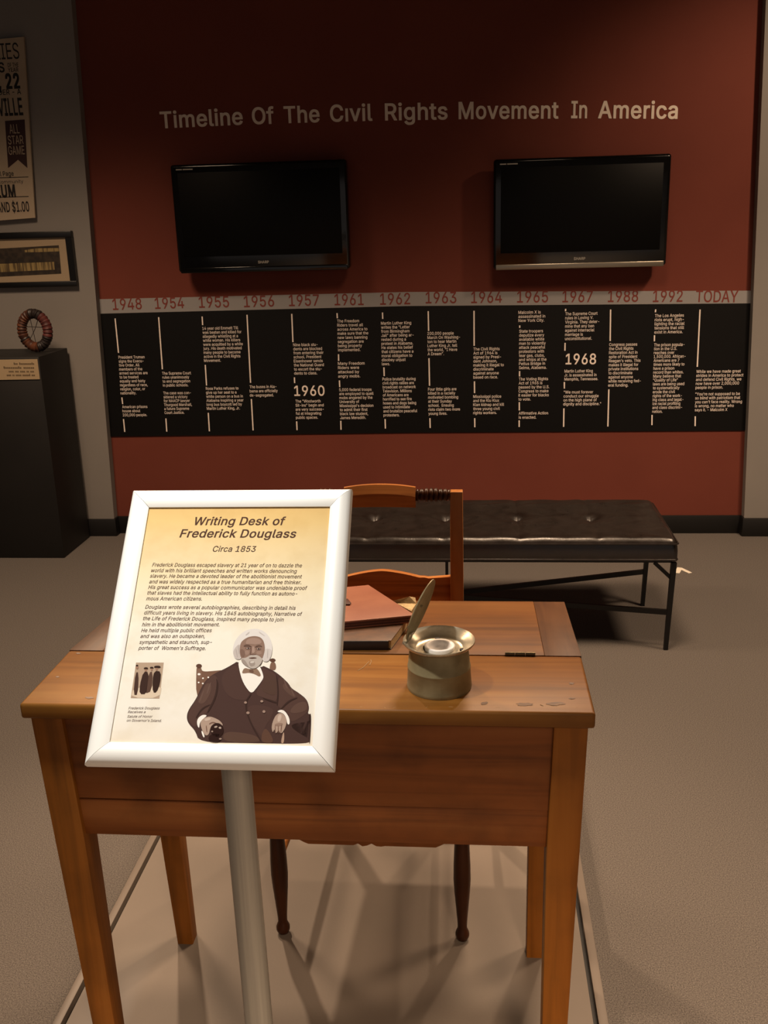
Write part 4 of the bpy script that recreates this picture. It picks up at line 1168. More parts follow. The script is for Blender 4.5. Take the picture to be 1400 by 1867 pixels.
def turned(a, c, r, nm):
    a, c = Vector(a), Vector(c)
    n = 12
    b = MB(); b.tube([a + (c - a) * (i / n) for i in range(n + 1)], r, 12, rfun=lambda i: r * (0.72 + 0.38 * math.sin(PI * i / n))); b.build(nm, W_CH, ch)


zst = on_y(532, 1572, fy).z
for p, x in ((fl, px_l), (frr, px_r)):
    turned((p.x, fy, zst), (x, CY + 0.03, zst - 0.01), 0.009, 'side_stretcher')
turned((fl.x, fy, 0.40), (frr.x, fy, 0.40), 0.011, 'front_stretcher')
turned((px_l, CY + 0.022, 0.30), (px_r, CY + 0.022, 0.30), 0.009, 'back_stretcher')

# ================================================================== old book and leather portfolio on the desk lid
lid_n = Vector((0, dz - dzb, dyb - dyh)).normalized()
lid_p = Vector((0, dyh, dz))


def on_lid(px, py, h):
    return on_plane(px, py, lid_p + lid_n * h, lid_n)


m_bkcov = mat('book_cover', (120, 74, 38), 0.5, c2=(92, 54, 28), scale=40)
m_bkspine = mat('book_black', (36, 24, 24), 0.45, c2=(26, 18, 18), scale=40)
m_pages = mat('old_pages', (214, 190, 142), 0.8, c2=(178, 150, 104), scale=120, stretch=(1, 1, 6))
bh = 0.017
c0 = on_lid(713, 1184, 0.001)
c1 = on_lid(741, 1146, 0.001)
dirx = (on_lid(623, 1184.5, 0.001) - c0).normalized()
diry = lid_n.cross(dirx)
diry = (on_lid(743, 1143, 0.001) - c0).normalized()
bw, bd = 0.21, 0.13
bo = thing('old_book', 'thin old book with dark spine lying flat on the desk lid under the leather portfolio', 'book', c0)


def slab(mb, o, a, c, h0, h1, bev=0.0):
    p = [o + lid_n * h0, o + lid_n * h0 + a, o + lid_n * h0 + a + c, o + lid_n * h0 + c]
    mb.hexa(p + [q_ + lid_n * (h1 - h0) for q_ in p], bev)


b = MB(); slab(b, c0 - lid_n * 0.0007, dirx * bw, diry * bd, 0.0, 0.0014, 0.0004); b.build('back_cover', m_bkspine, bo)
b = MB(); slab(b, c0 + dirx * 0.0004 + diry * 0.003 - lid_n * 0.0007, dirx * (bw - 0.0045), diry * (bd - 0.007), 0.0014, bh - 0.0014); b.build('pages', m_pages, bo)
b = MB(); slab(b, c0 - lid_n * 0.0007, dirx * bw, diry * bd, bh - 0.0014, bh, 0.0004); b.build('front_cover', m_bkcov, bo)
b = MB(); slab(b, c0 - diry * 0.002 + dirx * 0.004 - lid_n * 0.0007, dirx * (bw - 0.004), diry * 0.0035, 0.0, bh, 0.001); b.build('spine', m_bkspine, bo)

m_port = mat('red_leather', (186, 110, 80), 0.5, c2=(200, 126, 92), scale=14, bump=0.15, bump_scale=180)
m_portd = mat('red_leather_edge', (96, 42, 26), 0.5)
pb = bh + 0.0005
ph = 0.0155
po_ = thing('leather_portfolio', 'red-brown leather portfolio with folded layers lying on top of the old book', 'portfolio', on_lid(757, 1121, pb))
tz = pb + ph
pr_, pt_ = on_lid(757, 1121, tz), on_lid(672, 1066, tz)
dlow = (on_lid(626, 1133, tz) - pr_).normalized()
dtop = (on_lid(630, 1070, tz) - pt_).normalized()
wv = 0.27
q4 = [pr_, pt_, pt_ + dtop * (wv - 0.02), pr_ + dlow * wv]


def layer(mb, off, h0, h1, bev):
    base = [p - lid_n * tz + lid_n * h0 for p in q4]
    base = [base[0] + off, base[1] + off, base[2], base[3]]
    mb.hexa(base + [p + lid_n * (h1 - h0) for p in base], bev)


dl = (q4[3] - q4[0]).normalized()
b = MB(); layer(b, Vector((0, 0, 0)), pb + 0.0105, tz, 0.0018); top_l = b.build('top_flap', m_port, po_)
b = MB(); layer(b, dl * 0.006, pb + 0.0054, pb + 0.0098, 0.0016); b.build('middle_flap', m_port, po_)
b = MB(); layer(b, dl * 0.004, pb, pb + 0.0047, 0.0016); b.build('bottom_flap', m_port, po_)
b = MB(); layer(b, dl * 0.012 + (q4[1] - q4[0]).normalized() * 0.0, pb + 0.003, pb + 0.012, 0.0); b.build('fold_lining', m_portd, po_)
# loose curled papers sticking out past the far edge
b = MB()
pp = [on_lid(722, 1103, pb + 0.006), on_lid(750, 1118, pb + 0.006), on_lid(759, 1104, pb + 0.010), on_lid(757, 1093, pb + 0.018), on_lid(746, 1091, pb + 0.02), on_lid(716, 1099, pb + 0.01)]
pp = [p.copy() for p in pp]
b.prism(pp, lid_n * 0.004)
b.build('loose_papers', m_pages, po_, smooth=False)
sn = on_lid(632, 1100, tz)
b = MB(); b.prism([on_lid(624, 1104, tz), on_lid(638, 1104, tz), on_lid(640, 1101, tz), on_lid(634, 1094, tz), on_lid(624, 1094, tz)], lid_n * 0.003, 0.0006)
b.build('strap_tab', m_portd, top_l)

# ================================================================== inkwell
m_tin = mat('aged_tin', (200, 184, 140), 0.5, 0.3, c2=(168, 152, 110), scale=35, contrast=(0.35, 0.7), bump=0.1, bump_scale=90, rough2=0.55)
m_tinb = mat('bright_tin', (206, 198, 178), 0.25, 0.65, c2=(160, 150, 128), scale=30, contrast=(0.3, 0.6), rough2=0.35)
m_porc = mat('white_porcelain', (228, 224, 220), 0.35)
m_hole = mat('dark_hole', (14, 10, 10), 0.7)
il, ir = on_z(742, 1250, dz), on_z(860, 1250, dz)
icx, icy = (il.x + ir.x) / 2, (il.y + ir.y) / 2
br = (ir.x - il.x) / 2
zr = None
# height of the rim: its left and right ends lie at the body's distance
rl_, rr_ = on_y(735, 1168, icy), on_y(866, 1168, icy)
zr = (rl_.z + rr_.z) / 2
rrad = (rr_.x - rl_.x) / 2
rcx = (rl_.x + rr_.x) / 2
ik = thing('inkwell', 'round pewter-coloured inkwell with raised lid and white cup standing on the desk', 'inkwell', (icx, icy, dz))
H = zr - dz
b = MB()
nk = rrad * 0.815
b.lathe([(br * 0.985, 0.0), (br, 0.003), (br * 0.995, 0.006), (br * 0.962, H * 0.44), (br * 0.972, H * 0.455), (br * 0.972, H * 0.475), (br * 0.955, H * 0.49), (nk, H * 0.93)], (icx, icy, dz), seg=56, cap=False)
b.build('body', m_tin, ik, angle=40)
b = MB()
ro = rrad
b.lathe([(nk * 0.55, -0.012), (nk * 0.80, -0.0125), (nk * 0.84, -0.0105), (nk * 0.93, -0.006), (ro * 0.93, -0.001), (ro, 0.002), (ro * 1.005, 0.0), (ro * 0.97, -0.003), (nk + 0.001, -0.0085)],
        ((icx + rcx) / 2, icy, zr), seg=64, cap=False)
b.build('flared_rim', m_tinb, ik, angle=50)
crx = (icx + rcx) / 2
cup_c = on_z(798, 1181, zr - 0.004)
b = MB()
rc_ = rrad * 0.43
b.lathe([(rc_ * 0.98, -0.010), (rc_, 0.0), (rc_ * 0.95, 0.0015), (rc_ * 0.78, 0.001), (rc_ * 0.70, -0.003), (rc_ * 0.52, -0.009), (rc_ * 0.25, -0.0125), (0.0005, -0.013)],
        (crx + 0.001, icy - 0.002, zr - 0.0075), seg=40, cap=False)
b.build('cup', m_porc, ik, angle=60)
b = MB()
for px, py in ((798, 1164.5), (843, 1184)):
    p = on_z(px, py, zr - 0.0105)
    b.lathe([(0.0045, -0.003), (0.0045, 0.0006)], p, seg=16)
b.build('pen_hole', m_hole, ik)
# raised lid: a thin dished disc hinged on the rim's side
hp = Vector((crx - rrad * 0.86, icy + 0.004, zr))
tilt = R(22)
A = Vector((math.sin(tilt), 0.10, math.cos(tilt))).normalized()
Nn = Vector((math.cos(tilt), -0.30, -math.sin(tilt)))
Nn = (Nn - A * Nn.dot(A)).normalized()
Bv = A.cross(Nn).normalized()
lr = (on_y(795, 1063, icy + 0.004) - hp).length / 2
b = MB()
b.lathe([(0.0005, -0.006), (lr * 0.5, -0.005), (lr * 0.85, -0.002), (lr, 0.0), (lr, 0.0014), (lr * 0.84, -0.0003), (lr * 0.5, -0.0032), (0.0005, -0.0042)], hp + A * lr, frame=(A, Bv, Nn), seg=48, cap=False, sy=0.82)
lidk = b.build('lid', m_tin, ik, angle=50)
b = MB(); b.prism([hp - Bv * 0.010 - A * 0.009, hp + Bv * 0.010 - A * 0.009, hp + Bv * 0.013 + A * 0.012, hp - Bv * 0.013 + A * 0.012], Nn * 0.0025, 0.0006)
b.lathe([(0.0032, -0.014), (0.0032, 0.014)], hp - Nn * 0.001 - A * 0.004, frame=(A, Nn, Bv), seg=12)
b.build('lid_hinge', m_tinb, ik)
b = MB(); b.lathe([(0.0025, 0.0), (0.0025, 0.004)], hp + A * lr * 1.2 + Bv * (-lr * 0.3) + Nn * 0.001, frame=(A, Bv, Nn), seg=10); b.build('lid_catch', m_tin, lidk)

# ================================================================== sign stand
m_alu = mat('silver_frame', (242, 240, 234), 0.36, 0.05, spec=0.6)
m_pole = mat('brushed_pole', (216, 212, 200), 0.36, 0.3, c2=(200, 196, 186), scale=4, stretch=(60, 60, 0.6), bump=0.04)
SA = Vector((1.0, -0.0088, 0.0050)).normalized()
SB = Vector((0.0, -0.6870, -0.7266))
SB = (SB - SA * SB.dot(SA)).normalized()
SN = SB.cross(SA).normalized()
if SN.z < 0:
    SN = -SN
SC = Vector((-0.305, 1.0913, 1.1761))
SW, SH, FW = 0.295, 0.3632, 0.0268
st = thing('sign_stand', 'silver framed information sign on a slim metal pole in front of the writing desk', 'sign', (-0.314, 1.135, PLZ))
prof = [(0.0, -0.012), (0.0, -0.004), (0.0018, -0.0006), (0.006, 0.0022), (0.012, 0.0038), (0.018, 0.0034), (0.024, 0.0014), (FW, 0.0), (FW, -0.004)]


def fpt(side, end, d, h):
    """point of the mitred frame profile: d inwards, h above the outer plane"""
    hx, hy = SW / 2 - d, SH / 2 - d
    cs = {'top': ((-hx, -hy), (hx, -hy)), 'right': ((hx, -hy), (hx, hy)), 'bottom': ((hx, hy), (-hx, hy)), 'left': ((-hx, hy), (-hx, -hy))}[side]
    (x, y) = cs[end]
    gap = 0.00035
    (xo, yo) = cs[1 - end]
    L_ = math.hypot(xo - x, yo - y)
    x += (xo - x) / L_ * gap
    y += (yo - y) / L_ * gap
    return SC + SA * x + SB * y + SN * h


for side in ('top', 'right', 'bottom', 'left'):
    b = MB()
    r0 = [b.bm.verts.new(fpt(side, 0, d, h)) for d, h in prof]
    r1 = [b.bm.verts.new(fpt(side, 1, d, h)) for d, h in prof]
    n = len(prof)
    for i in range(n):
        j = (i + 1) % n
        b.bm.faces.new([r0[i], r0[j], r1[j], r1[i]])
    b.bm.faces.new(r0); b.bm.faces.new(r1[::-1])
    b.build('frame_rail', m_alu, st, angle=40)
IW, IH = SW / 2 - FW, SH / 2 - FW
PH_ = -0.0016


def spt(x, y, h):
    return SC + SA * x + SB * y + SN * h


b = MB()
e_ = 0.012
cs = [(-IW - e_, -IH - e_), (IW + e_, -IH - e_), (IW + e_, IH + e_), (-IW - e_, IH + e_)]
b.hexa([spt(x, y, -0.0115) for x, y in cs] + [spt(x, y, -0.0055) for x, y in cs]); b.build('backing_board', m_black, st)
# printed sheet: tan at the top fading to cream, as printed
mp_ = bpy.data.materials.new('parchment_print')
mp_.use_nodes = True
nt = mp_.node_tree
bs = nt.nodes['Principled BSDF']
bs.inputs['Roughness'].default_value = 0.6
bs.inputs['Specular IOR Level'].default_value = 0.1
tc = nt.nodes.new('ShaderNodeTexCoord')
sep = nt.nodes.new('ShaderNodeSeparateXYZ')
nt.links.new(tc.outputs['Generated'], sep.inputs[0])
rp = nt.nodes.new('ShaderNodeValToRGB')
el = rp.color_ramp.elements
el[0].position = 0.0; el[0].color = lin((226, 214, 196))
el[1].position = 1.0; el[1].color = lin((200, 164, 102))
for pos, c in ((0.12, (229, 222, 210)), (0.45, (228, 220, 204)), (0.68, (221, 204, 168)), (0.92, (210, 178, 118))):
    k = el.new(pos); k.color = lin(c)
nt.links.new(sep.outputs['Z'], rp.inputs[0])
ns = nt.nodes.new('ShaderNodeTexNoise'); ns.inputs['Scale'].default_value = 7; ns.inputs['Detail'].default_value = 5
nt.links.new(tc.outputs['Generated'], ns.inputs['Vector'])
r2 = nt.nodes.new('ShaderNodeValToRGB')
r2.color_ramp.elements[0].position = 0.3; r2.color_ramp.elements[0].color = (0.93, 0.90, 0.85, 1)
r2.color_ramp.elements[1].position = 0.55; r2.color_ramp.elements[1].color = (1, 1, 1, 1)
nt.links.new(ns.outputs['Fac'], r2.inputs[0])
mxx = nt.nodes.new('ShaderNodeMixRGB'); mxx.blend_type = 'MULTIPLY'; mxx.inputs[0].default_value = 1
nt.links.new(rp.outputs[0], mxx.inputs[1]); nt.links.new(r2.outputs[0], mxx.inputs[2])
nt.links.new(mxx.outputs[0], bs.inputs['Base Color'])
cs = [(-IW - 0.004, -IH - 0.004), (IW + 0.004, -IH - 0.004), (IW + 0.004, IH + 0.004), (-IW - 0.004, IH + 0.004)]
b = MB(); b.hexa([spt(x, y, -0.005) for x, y in cs] + [spt(x, y, PH_ - 0.0004) for x, y in cs])
sheet = b.build('printed_sheet', mp_, st, smooth=False)


def on_sign(px, py, lay=1):
    return on_plane(px, py, SC + SN * (PH_ - 0.0004 + 0.00012 * lay), SN)


m_brown = mat('brown_print', (76, 52, 42), 0.7, spec=0.05)
za = lambda x, y: (260 + x / 4.1176, 930 + y / 4.1176)
zb_ = lambda x, y: (150 + x / 2.745, 880 + y / 2.745)
zk = lambda x, y: (200 + x / 3.5, 1140 + y / 3.5)


def sign_text(mb, s, a, c, cap_px, bold=0.0, sh=0.22):
    p, q2 = on_sign(*a), on_sign(*c)
    d = (q2 - p).normalized()
    up = SN.cross(d).normalized()
    if up.z < 0:
        up = -up
    # foreshortened letter height: measure the sheet locally
    m0, m1 = on_sign(a[0], a[1]), on_sign(a[0], a[1] - cap_px)
    em = abs((m1 - m0).dot(up)) / CAP
    put_text(mb, s, p, d, up, em, width=(q2 - p).length, bold=bold, shear=sh)


b = MB()
sign_text(b, 'Writing Desk of', za(388, 112), za(1072, 112), 14.3, 0.022, 0.2)
sign_text(b, 'Frederick Douglass', za(275, 204), za(1152, 207), 14.3, 0.022, 0.2)
sign_text(b, 'Circa 1853', za(525, 312), za(850, 313), 10.2, 0.012, 0.2)
b.build('heading', m_brown, sheet, smooth=False)
b = MB()
for s, a, c in (("Frederick Douglass escaped slavery at 21 year of on to dazzle the", za(70, 424), za(1195, 430)),
                ("world with his brilliant speeches and written works denouncing", za(62, 466), za(1157, 472)),
                ("slavery. He became a devoted leader of the abolitionist movement", za(54, 507), za(1195, 513)),
                ("and was widely respected as a true humanitarian and free thinker.", za(48, 550), za(1190, 556)),
                ("His great success as a popular communicator was undeniable proof", za(41, 592), za(1235, 599)),
                ("that slaves had the intellectual ability to fully function as autono-", za(34, 634), za(1160, 641)),
                ("mous American citizens.", za(26, 677), za(445, 679)),
                ("Douglass wrote several autobiographies, describing in detail his", za(18, 740), za(1148, 749)),
                ("difficult years living in slavery. His 1845 autobiography, Narrative of", za(10, 783), za(1197, 794)),
                ("the Life of Frederick Douglass, inspired many people to join", za(2, 826), za(1058, 836)),
                ("him in the abolitionist movement.", zb_(298, 719), zb_(686, 719)),
                ("He held multiple public offices", zb_(294, 748), zb_(647, 748)),
                ("and was also an outspoken,", zb_(290, 777), zb_(613, 777)),
                ("sympathetic and staunch, sup-", zb_(285, 807), zb_(648, 807)),
                ("porter of  Women's Suffrage.", zb_(280, 836), zb_(617, 838))):
    sign_text(b, s, a, c, 6.6, 0.014, 0.2)
b.build('body_text', m_brown, sheet, smooth=False)
b = MB()
for s, a, c in (("Frederick Douglass", zk(119, 537), zk(318, 537)), ("Receives a", zk(115, 561), zk(228, 561)),
                ("Salute of Honor", zk(112, 590), zk(272, 590)), ("on Governor's Island.", zk(108, 615), zk(330, 617))):
    sign_text(b, s, a, c, 4.6, 0.012, 0.2)
b.build('caption', m_brown, sheet, smooth=False)


def tone(c):
    return mat('print_%d_%d_%d' % c, c, 0.7, spec=0.05)


def smooth_poly(pts, it=2):
    for _ in range(it):
        out = []
        n = len(pts)
        for i in range(n):
            (x0, y0), (x1, y1) = pts[i], pts[(i + 1) % n]
            out += [(x0 * 0.75 + x1 * 0.25, y0 * 0.75 + y1 * 0.25), (x0 * 0.25 + x1 * 0.75, y0 * 0.25 + y1 * 0.75)]
        pts = out
    return pts


def ell(cx, cy_, rx_, ry_, n=20):
    return [(cx + rx_ * math.cos(2 * PI * i / n), cy_ + ry_ * math.sin(2 * PI * i / n)) for i in range(n)]


zpz = lambda x, y: (340 + x / 5.6, 1130 + y / 5.6)


def flat_print(name, polys, zf, parent, it=2):
    """polys: (colour, points, layer); one mesh with one material per tone, all lying on the sheet"""
    me_b = bmesh.new()
    mats = []
    off = parent.parent.location if parent.parent else parent.location
    for c, pts, lay in polys:
        m_ = tone(c)
        if m_ not in mats:
            mats.append(m_)
        P_ = smooth_poly(pts, it) if it and len(pts) < 40 else pts
        f = me_b.faces.new([me_b.verts.new(on_sign(*zf(x, y), lay) - off) for x, y in P_])
        f.material_index = mats.index(m_)
    bmesh.ops.triangulate(me_b, faces=me_b.faces[:])
    for f in me_b.faces:
        f.normal_update()
        if f.normal.dot(SN) < 0:
            f.normal_flip()
    me = bpy.data.meshes.new(name)
    me_b.to_mesh(me)
    me_b.free()
    for m_ in mats:
        me.materials.append(m_)
    o = bpy.data.objects.new(name, me)
    COL.objects.link(o)
    o.parent = parent
    return o


DK, MD, ML, LT, SK, WH, GR = (70, 50, 45), (79, 57, 50), (90, 67, 58), (150, 124, 110), (166, 142, 126), (232, 224, 214), (214, 200, 184)
sub = lambda c, pts, lay: (c, pts, lay)
PORTRAIT = [
    # chair
    sub((112, 82, 66), [(98, 500), (112, 486), (150, 486), (160, 532), (300, 520), (380, 512), (400, 600), (300, 900), (98, 830)], 1),
    sub((88, 60, 48), ell(127, 472, 30, 22), 2), sub((120, 90, 74), [(100, 500), (155, 500), (158, 600), (100, 610)], 2),
    sub((88, 60, 48), ell(880, 414, 30, 20), 1), sub((120, 90, 74), [(848, 480), (862, 430), (905, 430), (918, 490), (900, 520), (850, 510)], 1),
    sub(WH, ell(128, 556, 15, 11), 3), sub(WH, ell(168, 597, 9, 8), 3), sub(WH, ell(222, 588, 9, 8), 3), sub(WH, ell(124, 640, 9, 8), 3), sub(WH, ell(166, 650, 9, 8), 3),
    # coat, lap and sleeves
    sub(DK, [(525, 418), (480, 450), (375, 508), (290, 545), (210, 600), (150, 690), (100, 805), (15, 925), (0, 1000), (20, 1062), (88, 1130), (130, 1250),
             (600, 1258), (1256, 1268), (1256, 1216), (1150, 1160), (1062, 1092), (1095, 1056), (1258, 1042), (1276, 962), (1235, 962), (1254, 900), (1230, 812), (1140, 742), (1070, 700), (1040, 645),
             (930, 545), (850, 500), (750, 455), (660, 760)], 2),
    sub(DK, [(1250, 960), (1277, 960), (1262, 1268), (1252, 1268), (1256, 1150), (1250, 1050)], 2),
    sub(MD, [(290, 550), (215, 605), (130, 770), (20, 930), (20, 1040), (95, 1110), (112, 1010), (215, 950), (300, 800), (335, 640)], 3),
    sub(ML, [(200, 640), (140, 780), (110, 850), (180, 860), (240, 760), (260, 660)], 4),
    sub(MD, [(935, 560), (1040, 650), (1070, 705), (1140, 748), (1228, 815), (1250, 895), (1232, 955), (1062, 1062), (1042, 950), (960, 905), (925, 870), (940, 720)], 3),
    sub(ML, [(1000, 640), (1060, 720), (1120, 770), (1100, 800), (1020, 740), (975, 680)], 4),
    sub(ML, [(1120, 850), (1220, 830), (1238, 900), (1200, 940), (1080, 960), (1050, 930)], 4),
    sub(MD, [(765, 480), (800, 500), (925, 555), (938, 700), (920, 850), (800, 800), (690, 760), (785, 620)], 3),
    sub((78, 57, 48), [(800, 520), (910, 570), (925, 700), (905, 780), (800, 745), (760, 700), (800, 610)], 4),
    sub((75, 54, 48), [(525, 440), (380, 530), (350, 640), (430, 800), (600, 830), (660, 780), (560, 640)], 3),
    sub((75, 54, 48), [(600, 860), (900, 890), (870, 1000), (800, 1090), (780, 1200), (730, 1150), (640, 1030)], 3),
    sub((84, 62, 52), [(380, 1140), (560, 1150), (720, 1185), (772, 1255), (370, 1252)], 3),
    sub((88, 62, 50), [(800, 1100), (850, 1150), (900, 1260), (775, 1258), (760, 1190)], 4),
    # shirt and tie
    sub(WH, [(525, 415), (540, 520), (570, 625), (620, 710), (667, 754), (720, 690), (782, 605), (786, 570), (745, 458), (690, 470), (590, 440)], 5),
    sub((134, 108, 90), [(562, 545), (588, 488), (640, 502), (680, 505), (718, 490), (765, 565), (742, 584), (700, 556), (640, 540), (590, 548)], 6),
    sub((104, 78, 64), [(640, 502), (680, 505), (690, 545), (640, 540)], 7),
    # folds and edges of the coat
    sub((56, 39, 34), [(300, 590), (330, 640), (306, 800), (222, 950), (206, 942), (288, 790), (310, 650)], 5),
    sub((56, 39, 34), [(922, 560), (946, 720), (934, 872), (916, 868), (930, 720), (912, 566)], 5),
    sub((56, 39, 34), [(668, 756), (604, 850), (646, 1022), (778, 1254), (758, 1254), (630, 1028), (586, 848), (652, 752)], 5),
    sub((56, 39, 34), [(800, 800), (905, 830), (925, 850), (900, 850), (800, 815), (770, 790)], 5),
    sub((56, 39, 34), [(960, 905), (1040, 820), (1130, 790), (1135, 800), (1050, 838), (975, 912)], 5),
    sub((56, 39, 34), [(90, 1000), (150, 900), (240, 860), (242, 872), (160, 915), (104, 1008)], 5),
    sub((98, 75, 66), [(985, 600), (1000, 610), (1035, 700), (1020, 705)], 5), sub((98, 75, 66), [(1060, 690), (1075, 700), (1105, 780), (1090, 785)], 5),
    sub((98, 75, 66), [(240, 640), (255, 640), (215, 760), (200, 755)], 5), sub((98, 75, 66), [(170, 720), (182, 722), (140, 840), (126, 836)], 5),
    # hair, face, beard
    sub((212, 204, 198), [(470, 340), (476, 262), (515, 180), (588, 114), (680, 86), (778, 104), (850, 174), (878, 265), (872, 352), (840, 428), (785, 428), (765, 380), (560, 385), (540, 408), (495, 398)], 6),
    sub((186, 174, 167), [(474, 350), (482, 300), (545, 235), (566, 320), (545, 404), (502, 396)], 7),
    sub((198, 188, 182), [(800, 290), (872, 300), (866, 360), (838, 424), (790, 420), (775, 370)], 7),
    sub((168, 156, 150), [(500, 300), (510, 298), (524, 380), (516, 384)], 8), sub((168, 156, 150), [(524, 262), (534, 262), (540, 350), (532, 354)], 8),
    sub((176, 166, 160), [(826, 300), (834, 300), (830, 392), (820, 396)], 8), sub((196, 186, 180), [(600, 150), (640, 118), (646, 124), (612, 158)], 8),
    sub((196, 186, 180), [(740, 116), (800, 160), (796, 166), (736, 126)], 8),
    sub((134, 107, 93), [(542, 300), (552, 232), (592, 196), (640, 172), (705, 164), (764, 182), (794, 230), (800, 300), (788, 355), (768, 405), (748, 444), (690, 460), (606, 448), (560, 402), (544, 350)], 9),
    sub((152, 125, 111), [(610, 208), (650, 186), (720, 184), (765, 210), (764, 246), (700, 252), (640, 246), (604, 250)], 10),
    sub((118, 92, 80), [(546, 300), (575, 300), (600, 330), (592, 378), (568, 385), (546, 345)], 10),
    sub((146, 119, 105), [(600, 312), (640, 316), (640, 352), (606, 362), (590, 340)], 10), sub((146, 119, 105), [(715, 322), (765, 318), (772, 350), (735, 360), (714, 345)], 10),
    sub((176, 164, 154), [(552, 392), (606, 390), (646, 362), (690, 354), (738, 366), (766, 392), (780, 400), (756, 455), (704, 500), (648, 494), (588, 458), (560, 424)], 11),
    sub((150, 136, 126), [(560, 400), (590, 405), (620, 450), (640, 486), (592, 458), (562, 425)], 12),
    sub((150, 136, 126), [(636, 420), (690, 416), (706, 462), (660, 480), (640, 460)], 12),
    sub((196, 186, 176), [(648, 424), (690, 420), (690, 440), (652, 444)], 13),
    sub((92, 66, 56), [(630, 390), (660, 384), (690, 381), (724, 390), (690, 396), (658, 397)], 13),
    sub((98, 74, 64), [(580, 266), (604, 250), (640, 254), (664, 272), (660, 280), (630, 266), (588, 274)], 12),
    sub((98, 74, 64), [(698, 276), (716, 260), (748, 256), (772, 270), (770, 278), (740, 268), (702, 284)], 12),
    sub((106, 80, 70), ell(628, 289, 26, 12), 11), sub((196, 182, 172), ell(628, 290, 16, 6), 12), sub((52, 36, 32), ell(630, 289, 8, 7), 13),
    sub((106, 80, 70), ell(736, 296, 25, 12), 11), sub((196, 182, 172), ell(736, 297, 15, 6), 12), sub((52, 36, 32), ell(737, 296, 8, 7), 13),
    sub((158, 131, 117), [(670, 270), (690, 270), (700, 326), (688, 342), (664, 340)], 11),
    sub((110, 84, 73), [(655, 285), (668, 280), (660, 340), (644, 348), (648, 330)], 11),
    sub((100, 74, 64), [(640, 344), (660, 350), (690, 353), (712, 346), (704, 360), (652, 360)], 12),
    # hands, cuffs, carved arm, buttons
    sub(WH, [(105, 1040), (120, 1000), (165, 968), (215, 975), (170, 1010), (135, 1050), (130, 1110), (112, 1085)], 5),
    sub(SK, [(138, 1050), (170, 1005), (230, 985), (285, 1000), (345, 1032), (375, 1078), (350, 1085), (300, 1062), (262, 1070), (240, 1110), (228, 1175), (190, 1185), (155, 1120)], 6),
    sub((44, 26, 22), ell(312, 1125, 68, 72), 7), sub((44, 26, 22), [(225, 1170), (360, 1160), (350, 1252), (225, 1250)], 7),
    sub((170, 150, 136), [(280, 1090), (310, 1080), (318, 1096), (288, 1106)], 8), sub((170, 150, 136), [(325, 1096), (350, 1090), (358, 1112), (334, 1114)], 8),
    sub((150, 128, 114), ell(345, 1215, 14, 9), 8), sub((150, 128, 114), ell(262, 1140, 10, 8), 8),
    sub(WH, [(148, 1135), (165, 1135), (188, 1195), (172, 1205)], 7),
    sub(WH, [(918, 940), (960, 916), (1005, 930), (1050, 1000), (1055, 1065), (1030, 1072), (1018, 1000), (985, 950)], 6),
    sub(SK, [(930, 955), (980, 950), (1020, 1005), (1022, 1060), (1000, 1120), (972, 1160), (952, 1155), (940, 1120), (918, 1160), (904, 1150), (898, 1110), (880, 1160), (866, 1090), (892, 1005)], 7),
    sub((112, 84, 72), [(900, 1080), (908, 1080), (912, 1158), (904, 1158)], 8), sub((112, 84, 72), [(934, 1080), (942, 1080), (940, 1160), (931, 1160)], 8),
    sub((112, 84, 72), [(968, 1070), (977, 1070), (966, 1158), (957, 1156)], 8), sub((140, 114, 100), [(900, 1060), (985, 1050), (980, 1085), (900, 1088)], 8),
    sub((190, 168, 152), [(935, 970), (975, 965), (960, 1040), (925, 1045)], 8),
    sub((112, 84, 72), [(228, 1060), (262, 1040), (300, 1048), (298, 1058), (262, 1054), (234, 1072)], 7), sub((112, 84, 72), [(196, 1080), (206, 1076), (214, 1150), (204, 1152)], 7),
    sub((190, 168, 152), [(180, 1010), (240, 996), (250, 1020), (190, 1040)], 7),
    sub((170, 140, 120), [(985, 1150), (998, 1150), (996, 1262), (960, 1262)], 5),
    sub(LT, ell(602, 845, 15, 12), 8), sub(LT, ell(768, 832, 15, 12), 8), sub(LT, ell(627, 950, 17, 14), 8), sub(LT, ell(790, 937, 15, 14), 8),
]
flat_print('portrait_print', PORTRAIT, zpz, sheet)
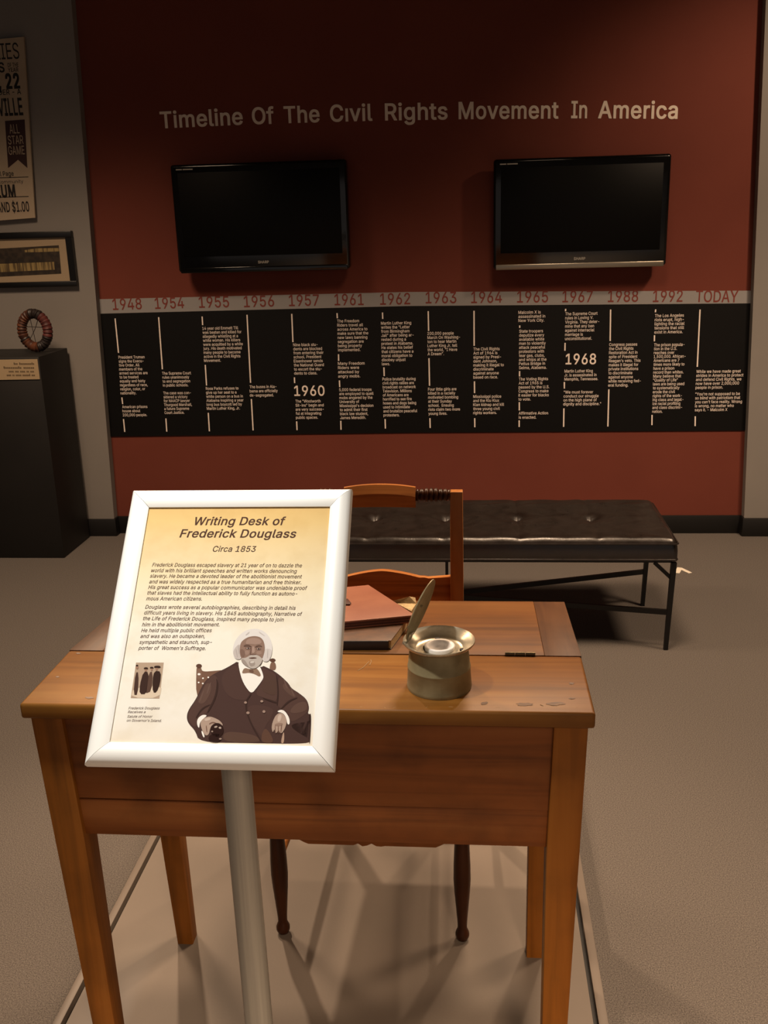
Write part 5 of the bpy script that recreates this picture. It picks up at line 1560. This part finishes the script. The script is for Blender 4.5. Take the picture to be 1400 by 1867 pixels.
SMALL = [((170, 146, 124), [(168, 238), (168, 238), (345, 238), (345, 238), (317, 468), (317, 468), (134, 465), (134, 465)], 1),
         ((206, 186, 162), [(150, 400), (335, 380), (318, 466), (136, 464)], 2),
         ((70, 50, 42), [(165, 300), (185, 300), (180, 445), (150, 445)], 3),
         ((58, 40, 34), [(215, 295), (250, 300), (240, 390), (232, 440), (190, 440), (192, 380)], 3),
         ((84, 62, 52), [(252, 300), (275, 295), (268, 420), (225, 438), (240, 380)], 3),
         ((52, 36, 30), [(285, 290), (328, 295), (322, 370), (300, 430), (275, 430), (272, 350)], 3),
         ((150, 116, 96), ell(175, 268, 9, 11), 4), ((150, 116, 96), ell(230, 286, 8, 10), 4), ((150, 116, 96), ell(268, 282, 7, 9), 4), ((150, 116, 96), ell(300, 278, 8, 10), 4),
         ((52, 36, 30), [(220, 268), (242, 268), (246, 280), (216, 280)], 5), ((52, 36, 30), [(286, 258), (322, 258), (326, 272), (282, 272)], 5), ((52, 36, 30), [(258, 265), (278, 265), (280, 276), (256, 276)], 5),
         ((52, 36, 30), [(168, 252), (182, 252), (182, 262), (166, 262)], 5)]
flat_print('small_photo_print', SMALL, zk, sheet, it=1)
# pole, head bracket and base
pxc = (on_y(403, 1404, 1.135).x + on_y(458, 1404, 1.135).x) / 2
pxb = (on_y(448, 1867, 1.135).x + on_y(496.5, 1867, 1.135).x) / 2
phw = 0.0205
b = MB()
ztp = 1.17
lean = (pxb - pxc) / (on_y(430, 1404, 1.135).z - on_y(472, 1867, 1.135).z)
xat = lambda z: pxc + lean * (on_y(430, 1404, 1.135).z - z)
rings = []
for z in (PLZ + 0.008, 0.5, 0.9, ztp):
    rings.append([b.bm.verts.new((xat(z) + phw * math.cos(2 * PI * i / 32), 1.135 + 0.016 * math.sin(2 * PI * i / 32), z)) for i in range(32)])
for a, c in zip(rings, rings[1:]):
    for i in range(32):
        b.bm.faces.new([a[i], a[(i + 1) % 32], c[(i + 1) % 32], c[i]])
b.bm.faces.new(rings[0][::-1]); b.bm.faces.new(rings[-1])
b.build('pole', m_pole, st, angle=60)
b = MB(); c_b = spt(0, 0.0, -0.013)
b.hexa([spt(x, y, -0.026) for x, y in ((-0.04, -0.07), (0.04, -0.07), (0.04, 0.03), (-0.04, 0.03))] + [spt(x, y, -0.0118) for x, y in ((-0.04, -0.07), (0.04, -0.07), (0.04, 0.03), (-0.04, 0.03))], 0.002)
b.build('tilt_bracket', m_black, st)
b = MB(); b.lathe([(0.15, 0), (0.15, 0.006), (0.146, 0.009), (0.03, 0.010)], (xat(PLZ), 1.135, PLZ), seg=48); b.build('base_plate', m_pole, st)
